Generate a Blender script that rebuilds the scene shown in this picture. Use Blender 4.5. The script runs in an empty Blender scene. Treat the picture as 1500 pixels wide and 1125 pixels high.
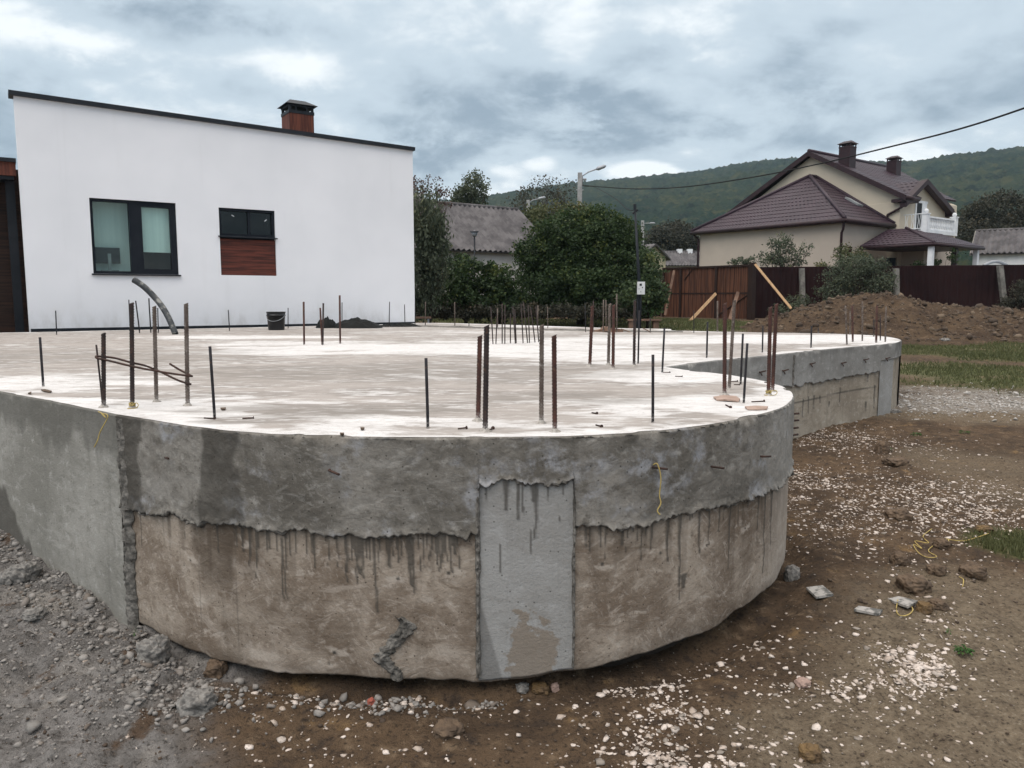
import bpy, math, random
import numpy as np
from mathutils import Vector, Matrix, noise as mnoise
from mathutils.geometry import delaunay_2d_cdt
random.seed(7); rng = np.random.default_rng(7)
R = math.radians
sc = bpy.context.scene
col = sc.collection

# ------------------------------------------------------------------ camera
FPX = 1127.0; CAMZ = 1.6
PITCH = math.atan(125.0 / FPX)
cam = bpy.data.cameras.new('camera'); camo = bpy.data.objects.new('camera', cam); col.objects.link(camo)
camo.location = (0, 0, CAMZ); camo.rotation_euler = (math.pi / 2 - PITCH, 0, 0)
cam.sensor_width = 36; cam.lens = FPX / 1500 * 36; cam.clip_start = 0.05; cam.clip_end = 9000
sc.camera = camo
cp, sp = math.cos(PITCH), math.sin(PITCH)

def ray(px, py):
    a = (px - 750) / FPX; b = (562.5 - py) / FPX
    return (a, cp + b * sp, -sp + b * cp)          # world direction
def at(px, py, z):                                  # point on the level z
    d = ray(px, py); t = (z - CAMZ) / d[2]
    return Vector((d[0] * t, d[1] * t, z))
def atY(px, py, Y):
    d = ray(px, py); t = Y / d[1]
    return Vector((d[0] * t, Y, CAMZ + d[2] * t))
def proj(x, y, z):
    z = z - CAMZ; f = y * cp - z * sp; u = y * sp + z * cp
    return 750 + FPX * x / f, 562.5 - FPX * u / f

# ------------------------------------------------------------------ noise (numpy)
def _h(ix, iy, s):
    n = (ix * 374761393 + iy * 668265263 + s * 1442695041) & 0xffffffff
    n = ((n ^ (n >> 13)) * 1274126177) & 0xffffffff
    return ((n ^ (n >> 16)) & 0xffff) / 65535.0
def vn(x, y, s=0):
    x = np.asarray(x, float); y = np.asarray(y, float)
    ix = np.floor(x).astype(np.int64); iy = np.floor(y).astype(np.int64)
    fx = x - ix; fy = y - iy
    fx = fx * fx * (3 - 2 * fx); fy = fy * fy * (3 - 2 * fy)
    a = _h(ix, iy, s); b = _h(ix + 1, iy, s); c = _h(ix, iy + 1, s); d = _h(ix + 1, iy + 1, s)
    return (a * (1 - fx) + b * fx) * (1 - fy) + (c * (1 - fx) + d * fx) * fy * 1.0
def fbm(x, y, s=0, o=4, g=.5):
    v = 0; a = 1; t = 0
    for k in range(o):
        v = v + a * vn(x * 2 ** k + 17.3 * k, y * 2 ** k - 9.1 * k, s + k); t += a; a *= g
    return v / t - .5
def sm(t): t = np.clip(t, 0, 1); return t * t * (3 - 2 * t)

# ------------------------------------------------------------------ object helpers
def link(name, me, mat=None, parent=None):
    o = bpy.data.objects.new(name, me); col.objects.link(o)
    if mat is not None: me.materials.append(mat)
    if parent is not None: o.parent = parent
    return o
def tag(o, label=None, cat=None, group=None, kind=None):
    if label: o['label'] = label
    if cat: o['category'] = cat
    if group: o['group'] = group
    if kind: o['kind'] = kind
    return o
def empty(name, loc=(0, 0, 0)):
    o = bpy.data.objects.new(name, None); col.objects.link(o); o.location = loc; o.empty_display_size = .1
    return o
class MB:
    def __init__(s): s.v = []; s.f = []; s.uv = None
    def add(s, vs, fs):
        b = len(s.v); s.v += [tuple(v) for v in vs]; s.f += [tuple(i + b for i in f) for f in fs]; return s
    def box(s, x0, x1, y0, y1, z0, z1, T=None):
        vs = [(x, y, z) for x in (x0, x1) for y in (y0, y1) for z in (z0, z1)]
        if T: vs = [T(*v) for v in vs]
        return s.add(vs, [(0, 1, 3, 2), (4, 6, 7, 5), (0, 4, 5, 1), (2, 3, 7, 6), (0, 2, 6, 4), (1, 5, 7, 3)])
    def hexa(s, a, b):                      # loft between two quads
        return s.add(list(a) + list(b), [(3, 2, 1, 0), (4, 5, 6, 7), (0, 1, 5, 4), (1, 2, 6, 5), (2, 3, 7, 6), (3, 0, 4, 7)])
    def tube(s, pts, rad, n=8, caps=True):
        pts = [Vector(p) for p in pts]
        if not hasattr(rad, '__len__'): rad = [rad] * len(pts)
        vs = []; fs = []; ref = Vector((0.13, .97, .2))
        for i, p in enumerate(pts):
            d = (pts[min(i + 1, len(pts) - 1)] - pts[max(i - 1, 0)]).normalized()
            if abs(d.dot(ref)) > .95: ref = Vector((.97, .1, .2))
            a = d.cross(ref).normalized(); b = d.cross(a)
            for k in range(n):
                t = 2 * math.pi * k / n
                vs.append(p + (a * math.cos(t) + b * math.sin(t)) * rad[i])
        for i in range(len(pts) - 1):
            for k in range(n):
                fs.append((i * n + k, i * n + (k + 1) % n, (i + 1) * n + (k + 1) % n, (i + 1) * n + k))
        if caps:
            fs.append(tuple(range(n))[::-1]); fs.append(tuple((len(pts) - 1) * n + k for k in range(n)))
        return s.add(vs, fs)
    def build(s, name, mat, parent=None, smooth=False, origin=None):
        me = bpy.data.meshes.new(name)
        vs = s.v
        if origin is not None: vs = [(v[0] - origin[0], v[1] - origin[1], v[2] - origin[2]) for v in vs]
        me.from_pydata(vs, [], s.f); me.update()
        if smooth: me.shade_smooth()
        o = link(name, me, mat, parent)
        if origin is not None: o.location = origin
        return o
def npmesh(name, V, F, mat, parent=None, smooth=False, attrs=None, uv=None):
    me = bpy.data.meshes.new(name)
    V = np.asarray(V, dtype=np.float32); F = np.asarray(F, dtype=np.int32); k = F.shape[1]
    me.vertices.add(len(V)); me.vertices.foreach_set('co', V.ravel())
    me.loops.add(F.size); me.loops.foreach_set('vertex_index', F.ravel())
    me.polygons.add(len(F)); me.polygons.foreach_set('loop_start', np.arange(0, F.size, k, dtype=np.int32))
    me.update(calc_edges=True)
    if attrs:
        for n, a in attrs.items():
            at_ = me.attributes.new(n, 'FLOAT', 'POINT'); at_.data.foreach_set('value', np.asarray(a, dtype=np.float32).ravel())
    if uv is not None:
        l = me.uv_layers.new(name='UVMap'); l.data.foreach_set('uv', np.asarray(uv, dtype=np.float32)[F.ravel()].ravel())
    if smooth: me.shade_smooth()
    return link(name, me, mat, parent)
def grid_faces(nr, nc):
    i = np.arange(nr - 1)[:, None] * nc + np.arange(nc - 1)[None, :]
    return np.stack([i, i + 1, i + nc + 1, i + nc], -1).reshape(-1, 4)

# ------------------------------------------------------------------ node helpers
class NT:
    def __init__(s, tree): s.t = tree; s.n = tree.nodes; s.l = tree.links
    def new(s, typ, ins=None, **props):
        nd = s.n.new(typ)
        for k, v in props.items(): setattr(nd, k, v)
        if ins:
            for k, v in ins.items(): s.set(nd.inputs[k], v)
        return nd
    def set(s, inp, v):
        if isinstance(v, bpy.types.NodeSocket): s.l.new(v, inp)
        elif isinstance(v, bpy.types.Node): s.l.new(v.outputs[0], inp)
        else:
            if hasattr(inp.default_value, '__len__') and not hasattr(v, '__len__'): v = (v, v, v)
            if hasattr(inp.default_value, '__len__') and len(inp.default_value) == 4 and len(v) == 3: v = tuple(v) + (1,)
            inp.default_value = v
    def m(s, op, a, b=0.0, c=None, clamp=False):
        ins = {0: a, 1: b}
        if c is not None: ins[2] = c
        return s.new('ShaderNodeMath', ins, operation=op, use_clamp=clamp).outputs[0]
    def vm(s, op, a, b=None):
        ins = {0: a}
        if b is not None: ins[1] = b
        n = s.new('ShaderNodeVectorMath', ins, operation=op); return n.outputs[0]
    def mix(s, f, a, b, mode='MIX'):
        n = s.n.new('ShaderNodeMix'); n.data_type = 'RGBA'; n.blend_type = mode
        s.set(n.inputs[0], f); s.set(n.inputs[6], a); s.set(n.inputs[7], b); return n.outputs[2]
    def noise(s, vec, scale, detail=4, rough=.55, dist=0, out=0):
        n = s.new('ShaderNodeTexNoise', {'Vector': vec, 'Scale': scale, 'Detail': detail, 'Roughness': rough, 'Distortion': dist}); return n.outputs[out]
    def ramp(s, f, lo, hi): # smooth 0..1
        n = s.new('ShaderNodeMapRange', {0: f, 1: lo, 2: hi, 3: 0.0, 4: 1.0}, interpolation_type='SMOOTHSTEP'); return n.outputs[0]
    def attr(s, name, out=2): return s.new('ShaderNodeAttribute', attribute_name=name).outputs[out]
    def mapping(s, vec, scale=(1, 1, 1), rot=(0, 0, 0), loc=(0, 0, 0)):
        return s.new('ShaderNodeMapping', {'Vector': vec, 'Scale': scale, 'Rotation': rot, 'Location': loc}).outputs[0]
    def pos(s): return s.new('ShaderNodeNewGeometry').outputs[0]
    def obj(s): return s.new('ShaderNodeTexCoord').outputs[3]
    def uv(s): return s.new('ShaderNodeTexCoord').outputs[2]
    def bump(s, h, strength=.5, dist=.01): return s.new('ShaderNodeBump', {'Height': h, 'Strength': strength, 'Distance': dist}).outputs[0]
def material(name):
    m = bpy.data.materials.new(name); m.use_nodes = True; t = NT(m.node_tree)
    for n in list(t.n): t.n.remove(n)
    o = t.n.new('ShaderNodeOutputMaterial')
    p = t.n.new('ShaderNodeBsdfPrincipled'); t.l.new(p.outputs[0], o.inputs[0])
    p.inputs['Roughness'].default_value = .85; p.inputs['Specular IOR Level'].default_value = .25
    return m, t, p
def simple(name, c, c2=None, scale=4, rough=.8, spec=.25, bump=0, bscale=40, bdist=.01, metal=0, detail=5, lo=.35, hi=.65, stretch=(1, 1, 1)):
    m, t, p = material(name)
    v = t.mapping(t.obj(), scale=stretch)
    if c2 is None: c2 = tuple(x * .75 for x in c)
    f = t.ramp(t.noise(v, scale, detail, .6), lo, hi)
    t.set(p.inputs['Base Color'], t.mix(f, c, c2))
    p.inputs['Roughness'].default_value = rough; p.inputs['Specular IOR Level'].default_value = spec; p.inputs['Metallic'].default_value = metal
    if bump: t.set(p.inputs['Normal'], t.bump(t.noise(v, bscale, 4, .6), bump, bdist))
    return m

M = {}
M['plaster'] = simple('white_plaster', (.80, .81, .85), (.735, .75, .79), scale=.7, bump=.25, bscale=150, bdist=.003, detail=8, lo=.3, hi=.75)
_t = NT(M['plaster'].node_tree); _p = [n for n in _t.n if n.type == 'BSDF_PRINCIPLED'][0]; _src = _p.inputs['Base Color'].links[0].from_socket; _v = _t.obj(); _z = _t.new('ShaderNodeSeparateXYZ', {0: _v}).outputs[2]
_f = _t.m('MULTIPLY', _t.ramp(_z, 1.65, 1.0), _t.ramp(_t.noise(_t.mapping(_v, scale=(1, 1, .45)), 3.5, 7, .65), .42, .68)); _c = _t.mix(_t.m('MULTIPLY', _f, .4), _src, (.42, .40, .37))
_g = _t.m('MULTIPLY', _t.ramp(_t.noise(_t.mapping(_v, scale=(5, 5, .35)), 1, 6, .6), .56, .72), .08); _c = _t.mix(_g, _c, (.50, .50, .51))
_t.set(_p.inputs['Base Color'], _c)
M['black'] = simple('black_metal', (.010, .013, .018), (.016, .019, .025), rough=.5, spec=.25)
M['frame'] = simple('anthracite_frame', (.007, .010, .016), (.012, .015, .021), rough=.5, spec=.15)
M['redwood'] = simple('red_wood', (.13, .036, .024), (.055, .018, .014), scale=3, stretch=(.6, .6, 9), bump=.4, bscale=14, rough=.65)
M['redwoodv'] = simple('red_wood_upright', (.16, .05, .03), (.075, .024, .017), scale=3, stretch=(9, 9, .6), bump=.4, bscale=14, rough=.65)
M['darkwood'] = simple('dark_wood', (.045, .022, .015), (.018, .01, .008), scale=3, stretch=(.5, .5, 8), bump=.4, bscale=14, rough=.6)
M['blind'] = simple('pale_green_blind', (.86, .93, .90), (.78, .86, .84), scale=1, stretch=(12, 12, .1))
M['roomdark'] = simple('room_dark', (.03, .035, .04))
M['plastic'] = simple('black_plastic', (.008, .009, .011), (.014, .015, .018), rough=.4, spec=.35)
M['greyplastic'] = simple('grey_plastic', (.3, .32, .33), rough=.5)
M['roof'] = simple('purple_metal_tile', (.038, .022, .033), (.028, .016, .025), scale=1.2, rough=.5, spec=.3, bump=.2, bscale=5, bdist=.02)
M['trim'] = simple('dark_purple_trim', (.035, .018, .022), (.025, .014, .018), rough=.5)
M['cream'] = simple('cream_render', (.56, .50, .40), (.50, .445, .36), scale=.5, bump=.2, bscale=60, bdist=.004)
M['peach'] = simple('beige_render', (.47, .41, .35), (.42, .365, .315), scale=.5, bump=.2, bscale=60, bdist=.004)
M['white'] = simple('white_paint', (.76, .78, .80), (.66, .68, .71), scale=3)
M['asbestos'] = simple('old_corrugated_sheet', (.135, .128, .132), (.070, .066, .070), scale=1.6, detail=8, bump=.3, bscale=20)
M['oldwall'] = simple('old_whitewash', (.55, .52, .50), (.40, .37, .345), scale=1.2, detail=8)
M['yellowwall'] = simple('pale_yellow_wall', (.5, .44, .31), (.42, .37, .27), scale=1)
M['sheet'] = simple('brown_sheet_metal', (.022, .0105, .011), (.014, .007, .008), scale=.8, rough=.75, spec=.08)
M['post'] = simple('concrete_post', (.24, .23, .21), (.13, .125, .115), scale=6, bump=.4, bscale=50)
M['gatewood'] = simple('gate_boards', (.125, .052, .030), (.042, .019, .013), scale=2.2, stretch=(7, 7, .35), rough=.7, bump=.3, bscale=10)
M['gateframe'] = simple('gate_frame', (.028, .015, .012), rough=.6)
M['newwood'] = simple('fresh_timber', (.50, .33, .19), (.38, .24, .13), scale=3, stretch=(4, 4, 1))
M['oldwood'] = simple('weathered_timber', (.22, .14, .10), (.13, .08, .06), scale=3)
M['lamppole'] = simple('lamp_pole_concrete', (.40, .40, .40), (.26, .26, .26), scale=3)
M['steel'] = simple('galvanised_steel', (.35, .37, .40), rough=.5, metal=.4)
M['bark'] = simple('bark', (.06, .045, .035), (.03, .024, .02), scale=8, bump=.6, bscale=30)
M['cable'] = simple('cable_black', (.02, .02, .022))
M['tarp'] = simple('black_tarp', (.008, .010, .010), (.005, .006, .006), rough=.6, spec=.15, bump=.5, bscale=25, bdist=.01)
M['hose'] = simple('dusty_hose', (.035, .04, .045), (.20, .20, .19), scale=7, lo=.5, hi=.6, rough=.5)
M['twine'] = simple('yellow_twine', (.50, .38, .13), (.35, .27, .10), scale=30)
M['stone'] = simple('grey_stone', (.25, .24, .225), (.11, .105, .10), scale=38, bump=.8, bscale=60, bdist=.006, detail=8)
M['clod'] = simple('soil_clod', (.135, .095, .064), (.07, .05, .036), scale=18, bump=.9, bscale=70, bdist=.006, detail=8)
M['tan_clod'] = simple('ochre_clod', (.17, .11, .05), (.09, .06, .035), scale=15, bump=.9, bscale=70, bdist=.006, detail=8)
M['redstone'] = simple('red_brick_bit', (.33, .10, .07), (.24, .07, .05), scale=20)
M['pinkstone'] = simple('pink_stone', (.36, .26, .22), (.28, .20, .17), scale=20)
M['tile'] = simple('concrete_tile', (.36, .345, .325), (.10, .10, .095), scale=24, detail=8, bump=.5, bscale=90, bdist=.003, lo=.42, hi=.6)
M['board'] = simple('pinkish_board', (.42, .31, .26), (.27, .19, .15), scale=8, stretch=(1, 6, 1))
M['glasswhite'] = simple('meter_box_white', (.72, .74, .75), (.6, .62, .63))

def rust(name, c1, c2, c3):
    m, t, p = material(name); v = t.obj()
    a = t.mix(t.ramp(t.noise(v, 22, 6, .65), .35, .62), c1, c2)
    a = t.mix(t.ramp(t.noise(v, 60, 4, .6), .56, .7), a, c3)
    sep = t.new('ShaderNodeSeparateXYZ', {0: v}).outputs[2]
    dust = t.m('MULTIPLY', t.ramp(sep, .05, .0), t.ramp(t.noise(v, 90, 3), .4, .55))
    a = t.mix(t.m('MULTIPLY', dust, .8), a, (.5, .48, .46))
    t.set(p.inputs['Base Color'], a); p.inputs['Roughness'].default_value = .75
    t.set(p.inputs['Normal'], t.bump(t.noise(v, 250, 3), .5, .002)); return m
M['rust_dark'] = rust('rusty_steel_dark', (.050, .034, .032), (.026, .022, .022), (.10, .055, .04))
M['rust_red'] = rust('rusty_steel_red', (.088, .038, .030), (.046, .026, .023), (.13, .068, .045))
M['rust_dust'] = rust('rusty_steel_dusty', (.15, .125, .108), (.075, .055, .046), (.26, .24, .225))
M['rod_dark'] = rust('dark_rod', (.026, .028, .035), (.02, .018, .02), (.06, .04, .035))

M['wire_rust'] = simple('rusty_wire', (.065, .036, .028), (.035, .024, .021), scale=30)
# glass
def glass_mat():
    m = bpy.data.materials.new('window_glass'); m.use_nodes = True; t = NT(m.node_tree)
    for n in list(t.n): t.n.remove(n)
    o = t.n.new('ShaderNodeOutputMaterial')
    tr = t.new('ShaderNodeBsdfTransparent', {0: (.86, .93, .92)}); gl = t.new('ShaderNodeBsdfGlossy', {0: (1, 1, 1), 'Roughness': .02})
    fr = t.new('ShaderNodeFresnel', {'IOR': 1.5}); f = t.m('MULTIPLY_ADD', fr.outputs[0], .55, .0)
    mx = t.new('ShaderNodeMixShader', {0: f, 1: tr.outputs[0], 2: gl.outputs[0]}); t.l.new(mx.outputs[0], o.inputs[0]); return m
M['glass'] = glass_mat()
def leaf_mat(name, c1, c2, c3):
    m, t, p = material(name)
    a = t.attr('tint')
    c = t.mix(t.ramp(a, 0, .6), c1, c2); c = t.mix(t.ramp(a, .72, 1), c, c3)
    t.set(p.inputs['Base Color'], c); p.inputs['Roughness'].default_value = .6; p.inputs['Specular IOR Level'].default_value = .2
    o = [n for n in t.n if n.type == 'OUTPUT_MATERIAL'][0]
    tl = t.new('ShaderNodeBsdfTranslucent', {0: c}); mx = t.new('ShaderNodeMixShader', {0: .25, 1: p.outputs[0], 2: tl.outputs[0]})
    t.l.new(mx.outputs[0], o.inputs[0]); return m
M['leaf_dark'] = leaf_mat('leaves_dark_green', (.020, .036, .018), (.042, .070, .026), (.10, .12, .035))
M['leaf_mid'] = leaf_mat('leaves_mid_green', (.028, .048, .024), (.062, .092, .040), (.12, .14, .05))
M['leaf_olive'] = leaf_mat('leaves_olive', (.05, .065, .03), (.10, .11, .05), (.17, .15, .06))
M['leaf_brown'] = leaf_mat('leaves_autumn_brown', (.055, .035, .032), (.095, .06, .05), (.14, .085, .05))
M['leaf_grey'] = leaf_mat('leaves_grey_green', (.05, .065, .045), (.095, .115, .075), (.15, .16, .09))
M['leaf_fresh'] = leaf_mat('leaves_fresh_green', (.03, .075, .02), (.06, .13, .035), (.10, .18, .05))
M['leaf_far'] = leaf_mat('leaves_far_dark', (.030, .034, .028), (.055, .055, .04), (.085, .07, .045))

# ------------------------------------------------------------------ foundation outline
ZT = 1.045
def smooth_path(P, n=12):
    out = []
    for i in range(len(P) - 1):
        p0 = P[max(i - 1, 0)]; p1 = P[i]; p2 = P[i + 1]; p3 = P[min(i + 2, len(P) - 1)]
        for k in range(n):
            t = k / n
            out.append(.5 * ((2 * p1) + (-p0 + p2) * t + (2 * p0 - 5 * p1 + 4 * p2 - p3) * t * t + (-p0 + 3 * p1 - 3 * p2 + p3) * t ** 3))
    out.append(P[-1]); return out
def W2(L): return [at(x, y, ZT).xy for x, y in L]
corner = at(170, 607, ZT).xy
tdir = Vector((-.765, .644)).normalized()
left_pts = [corner + tdir * d for d in (10.5, 6, 3, 1.5, .8, 0)]
for i, a in enumerate((0, .0, .04, .05, .02, 0)): left_pts[i] += Vector((-tdir.y, tdir.x)) * a
lobe_px = [(170, 607), (205, 613), (250, 620.5), (300, 627.5), (360, 633.5), (430, 637.5), (520, 640), (610, 641), (700, 641), (800, 640), (867, 638),
           (933, 634), (1000, 627.5), (1060, 619), (1107, 609), (1144, 598.5), (1160, 588), (1164, 579), (1157, 571), (1144, 565), (1107, 555.5),
           (1056, 547.5), (1013, 543), (976, 537.5)]
wing_px = [(976, 537.5), (1040, 529), (1120, 521), (1164, 516.5), (1207, 512), (1260, 507), (1292, 504.5), (1313, 502), (1321, 499)]
back_px = [(1321, 499), (1317, 496.5), (1297, 493), (1260, 490.3), (1180, 488), (1100, 486.8), (1019, 485), (985, 484), (978, 481.8), (907, 480.8), (800, 477.5), (667, 473.5), (612, 473)]
def resample(P, d):
    A = np.array([[p[0], p[1]] for p in P]); L = np.r_[0, np.cumsum(np.hypot(*np.diff(A, axis=0).T))]
    n = max(2, int(L[-1] / d)); s = np.linspace(0, L[-1], n + 1)
    return np.c_[np.interp(s, L, A[:, 0]), np.interp(s, L, A[:, 1])], s
P_left = smooth_path(left_pts, 6); P_lobe = smooth_path(W2(lobe_px), 10); P_wing = smooth_path(W2(wing_px), 6); P_back = smooth_path(W2(back_px), 4)
lastb = P_back[-1]
P_rest = [lastb, Vector((-3.0, 16.5)), Vector((-7.9, 12.9)), Vector((-9.6, 12.0))]
outline = [tuple(p) for p in P_left[:-1]] + [tuple(p) for p in P_lobe[:-1]] + [tuple(p) for p in P_wing[:-1]] + [tuple(p) for p in P_back[:-1]] + [tuple(p) for p in P_rest]
OA = np.array(outline)
def inside(x, y, A=OA):
    x = np.asarray(x); y = np.asarray(y); c = np.zeros(x.shape, bool); n = len(A)
    for i in range(n):
        x0, y0 = A[i]; x1, y1 = A[(i + 1) % n]
        if y0 == y1: continue
        c ^= ((y0 > y) != (y1 > y)) & (x < (x1 - x0) * (y - y0) / (y1 - y0) + x0)
    return c
def dist_poly(x, y, A, closed=True):
    d = np.full(np.shape(x), 1e9); n = len(A)
    for i in range(n if closed else n - 1):
        a = A[i]; b = A[(i + 1) % n]; e = b - a; l = e @ e
        if l < 1e-12: continue
        t = np.clip(((x - a[0]) * e[0] + (y - a[1]) * e[1]) / l, 0, 1)
        d = np.minimum(d, np.hypot(x - a[0] - t * e[0], y - a[1] - t * e[1]))
    return d

# ------------------------------------------------------------------ ground height
LOBE_A = resample(P_lobe, .12)[0]; WING_A = resample(P_wing, .3)[0]; LEFT_A = resample(P_left, .4)[0]
FRONT = LOBE_A[:int(len(LOBE_A) * .78)]
nl = np.array([tdir.y * -1, tdir.x]); nl = np.array([-.644, -.765])
def gmacro(x, y):
    z = np.interp(y, [-50, 3.4, 10, 15, 28, 60, 300, 3000], [0, 0, .17, .33, .80, 1.0, 1.0, 1.0])
    q = (x - corner[0]) * tdir[0] + (y - corner[1]) * tdir[1]; d = np.maximum((x - corner[0]) * nl[0] + (y - corner[1]) * nl[1], 0)
    dd = (x - corner[0]) * nl[0] + (y - corner[1]) * nl[1]
    z = z + sm((q + .1) / 1.9) * sm((6 - q) / 2) * (.10 * np.exp(-d / .38) + .05 * np.exp(-d / 1.2)) * sm((dd + .6) / .4)
    z = z + .07 * sm((x - .9) / .8) * np.exp(-((y - 3.9) / .8) ** 2) * np.exp(-((x - 1.7) / .9) ** 2)
    return z
def gfull(x, y):
    x = np.asarray(x, float); y = np.asarray(y, float)
    z = gmacro(x, y)
    q = (x - corner[0]) * tdir[0] + (y - corner[1]) * tdir[1]
    near = sm((16 - y) / 6)
    rub = greymask(x, y)
    z = z + near * (.05 * fbm(x * .9, y * .9, 3) + .055 * fbm(x * 3, y * 3, 5) + .030 * fbm(x * 9, y * 9, 8) + .020 * fbm(x * 30, y * 30, 9, 3))
    z = z + rub * near * (.09 * fbm(x * 4.5, y * 4.5, 11) + .07 * np.abs(fbm(x * 13, y * 13, 12, 3)) + .026 * fbm(x * 42, y * 42, 14, 2))
    z = z + (1 - near) * .10 * fbm(x * .4, y * .4, 21)
    m = (x > -2.6) & (x < 2.6) & (y > 2.2) & (y < 6)
    if m.any():
        D = dist_poly(x[m], y[m], FRONT, False)
        z[m] = z[m] - .085 * np.exp(-(D / .13) ** 2) * (.75 + .9 * fbm(x[m] * 5, y[m] * 5, 31))
    return z
def greymask(x, y):
    e = fbm(x * 1.7, y * 1.7, 41) * 1.2
    return sm((-.75 - x + e * .8 - (y - 2.6) * .1) / .55) * sm((7 - y) / 2)
def G(px, py):
    z = 0.1
    for _ in range(25):
        p = at(px, py, z); z = .5 * z + .5 * float(gfull(np.array([p.x]), np.array([p.y]))[0])
    return at(px, py, z)
def Gm(px, py):
    z = .1
    for _ in range(30):
        p = at(px, py, z); z = .6 * z + .4 * float(gmacro(np.array([p.x]), np.array([p.y]))[0])
    return at(px, py, z)

def axis(lo, a, b, step, hi, g=1.12):
    c = list(np.arange(a, b, step)); x = b; s = step
    while x < hi: c.append(x); s *= g; x += s
    c.append(hi); x = a; s = step; l = []
    while x > lo: s *= g; x -= s; l.append(x)
    if l: l[-1] = lo
    return np.array(sorted(set(l + c)))
gx = axis(-1140, -4.2, 5.2, .02, 1140); gy = axis(-60, 2.0, 6.5, .019, 13, 1.004)
gy = np.concatenate([gy[:-1], axis(13, 13, 14, .11, 1270, 1.05)[0:]]); gy = np.array(sorted(set(np.round(gy, 5)))); gy = gy[np.r_[True, np.diff(gy) > .006]]
X, Y = np.meshgrid(gx, gy); Xf = X.ravel(); Yf = Y.ravel()
Z = gfull(Xf, Yf)
ins = inside(Xf, Yf) & (dist_poly(Xf, Yf, OA) > .25); Z[ins] -= .35
def blobm(x, y, L, seed=0, rag=.6):
    r = np.zeros(x.shape); e = fbm(x * 1.3, y * 1.3, 50 + seed) * 2 * rag + fbm(x * 5, y * 5, 55 + seed) * rag
    for (px, py, rx, ry, w) in L:
        c = Gm(px, py); dd = ((x - c.x) / rx) ** 2 + ((y - c.y) / ry) ** 2
        r = np.maximum(r, w * sm(1.35 - dd + e))
    return r
grass_blobs = [(700, 468, 3, 2.5, 1), (800, 471, 4, 2.5, 1), (950, 474, 3.5, 3, 1), (1060, 478, 3, 2.5, 1), (900, 470, 4, 2.5, 1), (1425, 503, 4.2, 1.9, .9), (1350, 512, 1.2, 1.3, .7),
               (1460, 545, 2.2, 1.1, .9), (1380, 535, 1.0, .5, .6), (1500, 520, 2, 1.6, .9), (1495, 800, .35, .35, .9), (1600, 560, 3, 1.5, .9), (600, 466, 4, 3, .8)]
GRASS = blobm(Xf, Yf, grass_blobs, 1); GRASS = np.maximum(GRASS, sm((Yf - 36) / 6))
TAN = blobm(Xf, Yf, [(1480, 1000, .75, 1.0, 1), (1500, 900, .7, .8, .8), (1400, 1110, .8, .5, .9), (1440, 600, 2.5, 1.0, .8), (1380, 505, 2.0, 1.5, .6), (1340, 540, 1.0, 1.6, .8), (1480, 700, .8, 1.3, .6)], 2)
PALE = blobm(Xf, Yf, [(1430, 590, 1.9, .75, 1), (1500, 585, 2.2, .9, 1), (1375, 572, .9, .5, .7)], 3)
GREY = greymask(Xf, Yf)
def ground_mat():
    m, t, p = material('ground_soil'); v = t.pos()
    n1 = t.noise(v, 1.7, 6, .6); n2 = t.noise(v, 11, 8, .65); n3 = t.noise(v, 55, 5, .65)
    soil = t.mix(t.ramp(n1, .35, .65), (.125, .085, .054), (.072, .050, .034))
    soil = t.mix(t.ramp(n2, .52, .72), soil, (.205, .148, .098)); soil = t.mix(t.ramp(n2, .48, .33), soil, (.058, .043, .033))
    soil = t.mix(t.ramp(t.noise(v, 4.1, 5, .6), .60, .72), soil, (.215, .140, .072))
    grey = t.mix(t.ramp(n2, .35, .65), (.235, .225, .218), (.125, .118, .112)); grey = t.mix(t.ramp(n1, .5, .65), grey, (.29, .272, .25))
    grey = t.mix(t.ramp(t.noise(v, 3.1, 5, .6), .6, .68), grey, (.10, .07, .05))
    tan = t.mix(t.ramp(n2, .35, .65), (.215, .172, .122), (.140, .110, .078)); tan = t.mix(t.ramp(n3, .55, .7), tan, (.27, .23, .175))
    pale = t.mix(t.ramp(n3, .38, .6), (.36, .34, .31), (.20, .175, .15))
    grass = t.mix(t.ramp(n2, .35, .6), (.060, .078, .026), (.10, .115, .045)); grass = t.mix(t.ramp(n1, .5, .66), grass, (.155, .13, .075))
    c = t.mix(t.attr('tan'), soil, tan); c = t.mix(t.m('MULTIPLY', t.attr('pale'), t.ramp(n2, .3, .55)), c, pale); c = t.mix(t.attr('grey'), c, grey); c = t.mix(t.attr('grass'), c, grass)
    vo = t.new('ShaderNodeTexVoronoi', {'Vector': v, 'Scale': 48.0, 'Randomness': 1.0})
    speck = t.m('MULTIPLY', t.ramp(vo.outputs['Distance'], .22, .12), t.ramp(t.new('ShaderNodeSeparateColor', {0: vo.outputs['Color']}).outputs[0], .86, .9))
    speck = t.m('MULTIPLY', speck, t.m('SUBTRACT', 1.0, t.attr('grass')))
    c = t.mix(t.m('MULTIPLY', speck, .8), c, (.40, .35, .30))
    c = t.mix(t.m('MULTIPLY', t.ramp(n3, .5, .3), .75), c, (.022, .018, .015))
    t.set(p.inputs['Base Color'], c); p.inputs['Roughness'].default_value = .95; p.inputs['Specular IOR Level'].default_value = .12
    h = t.m('ADD', t.m('MULTIPLY', n3, .6), t.m('MULTIPLY', t.noise(v, 160, 3, .6), .4))
    t.set(p.inputs['Normal'], t.bump(h, 1.0, .03)); return m
g = npmesh('ground', np.c_[Xf, Yf, Z], grid_faces(len(gy), len(gx)), ground_mat(), smooth=True, attrs={'grey': GREY, 'grass': GRASS, 'tan': TAN, 'pale': PALE})
tag(g, kind='structure')

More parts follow.
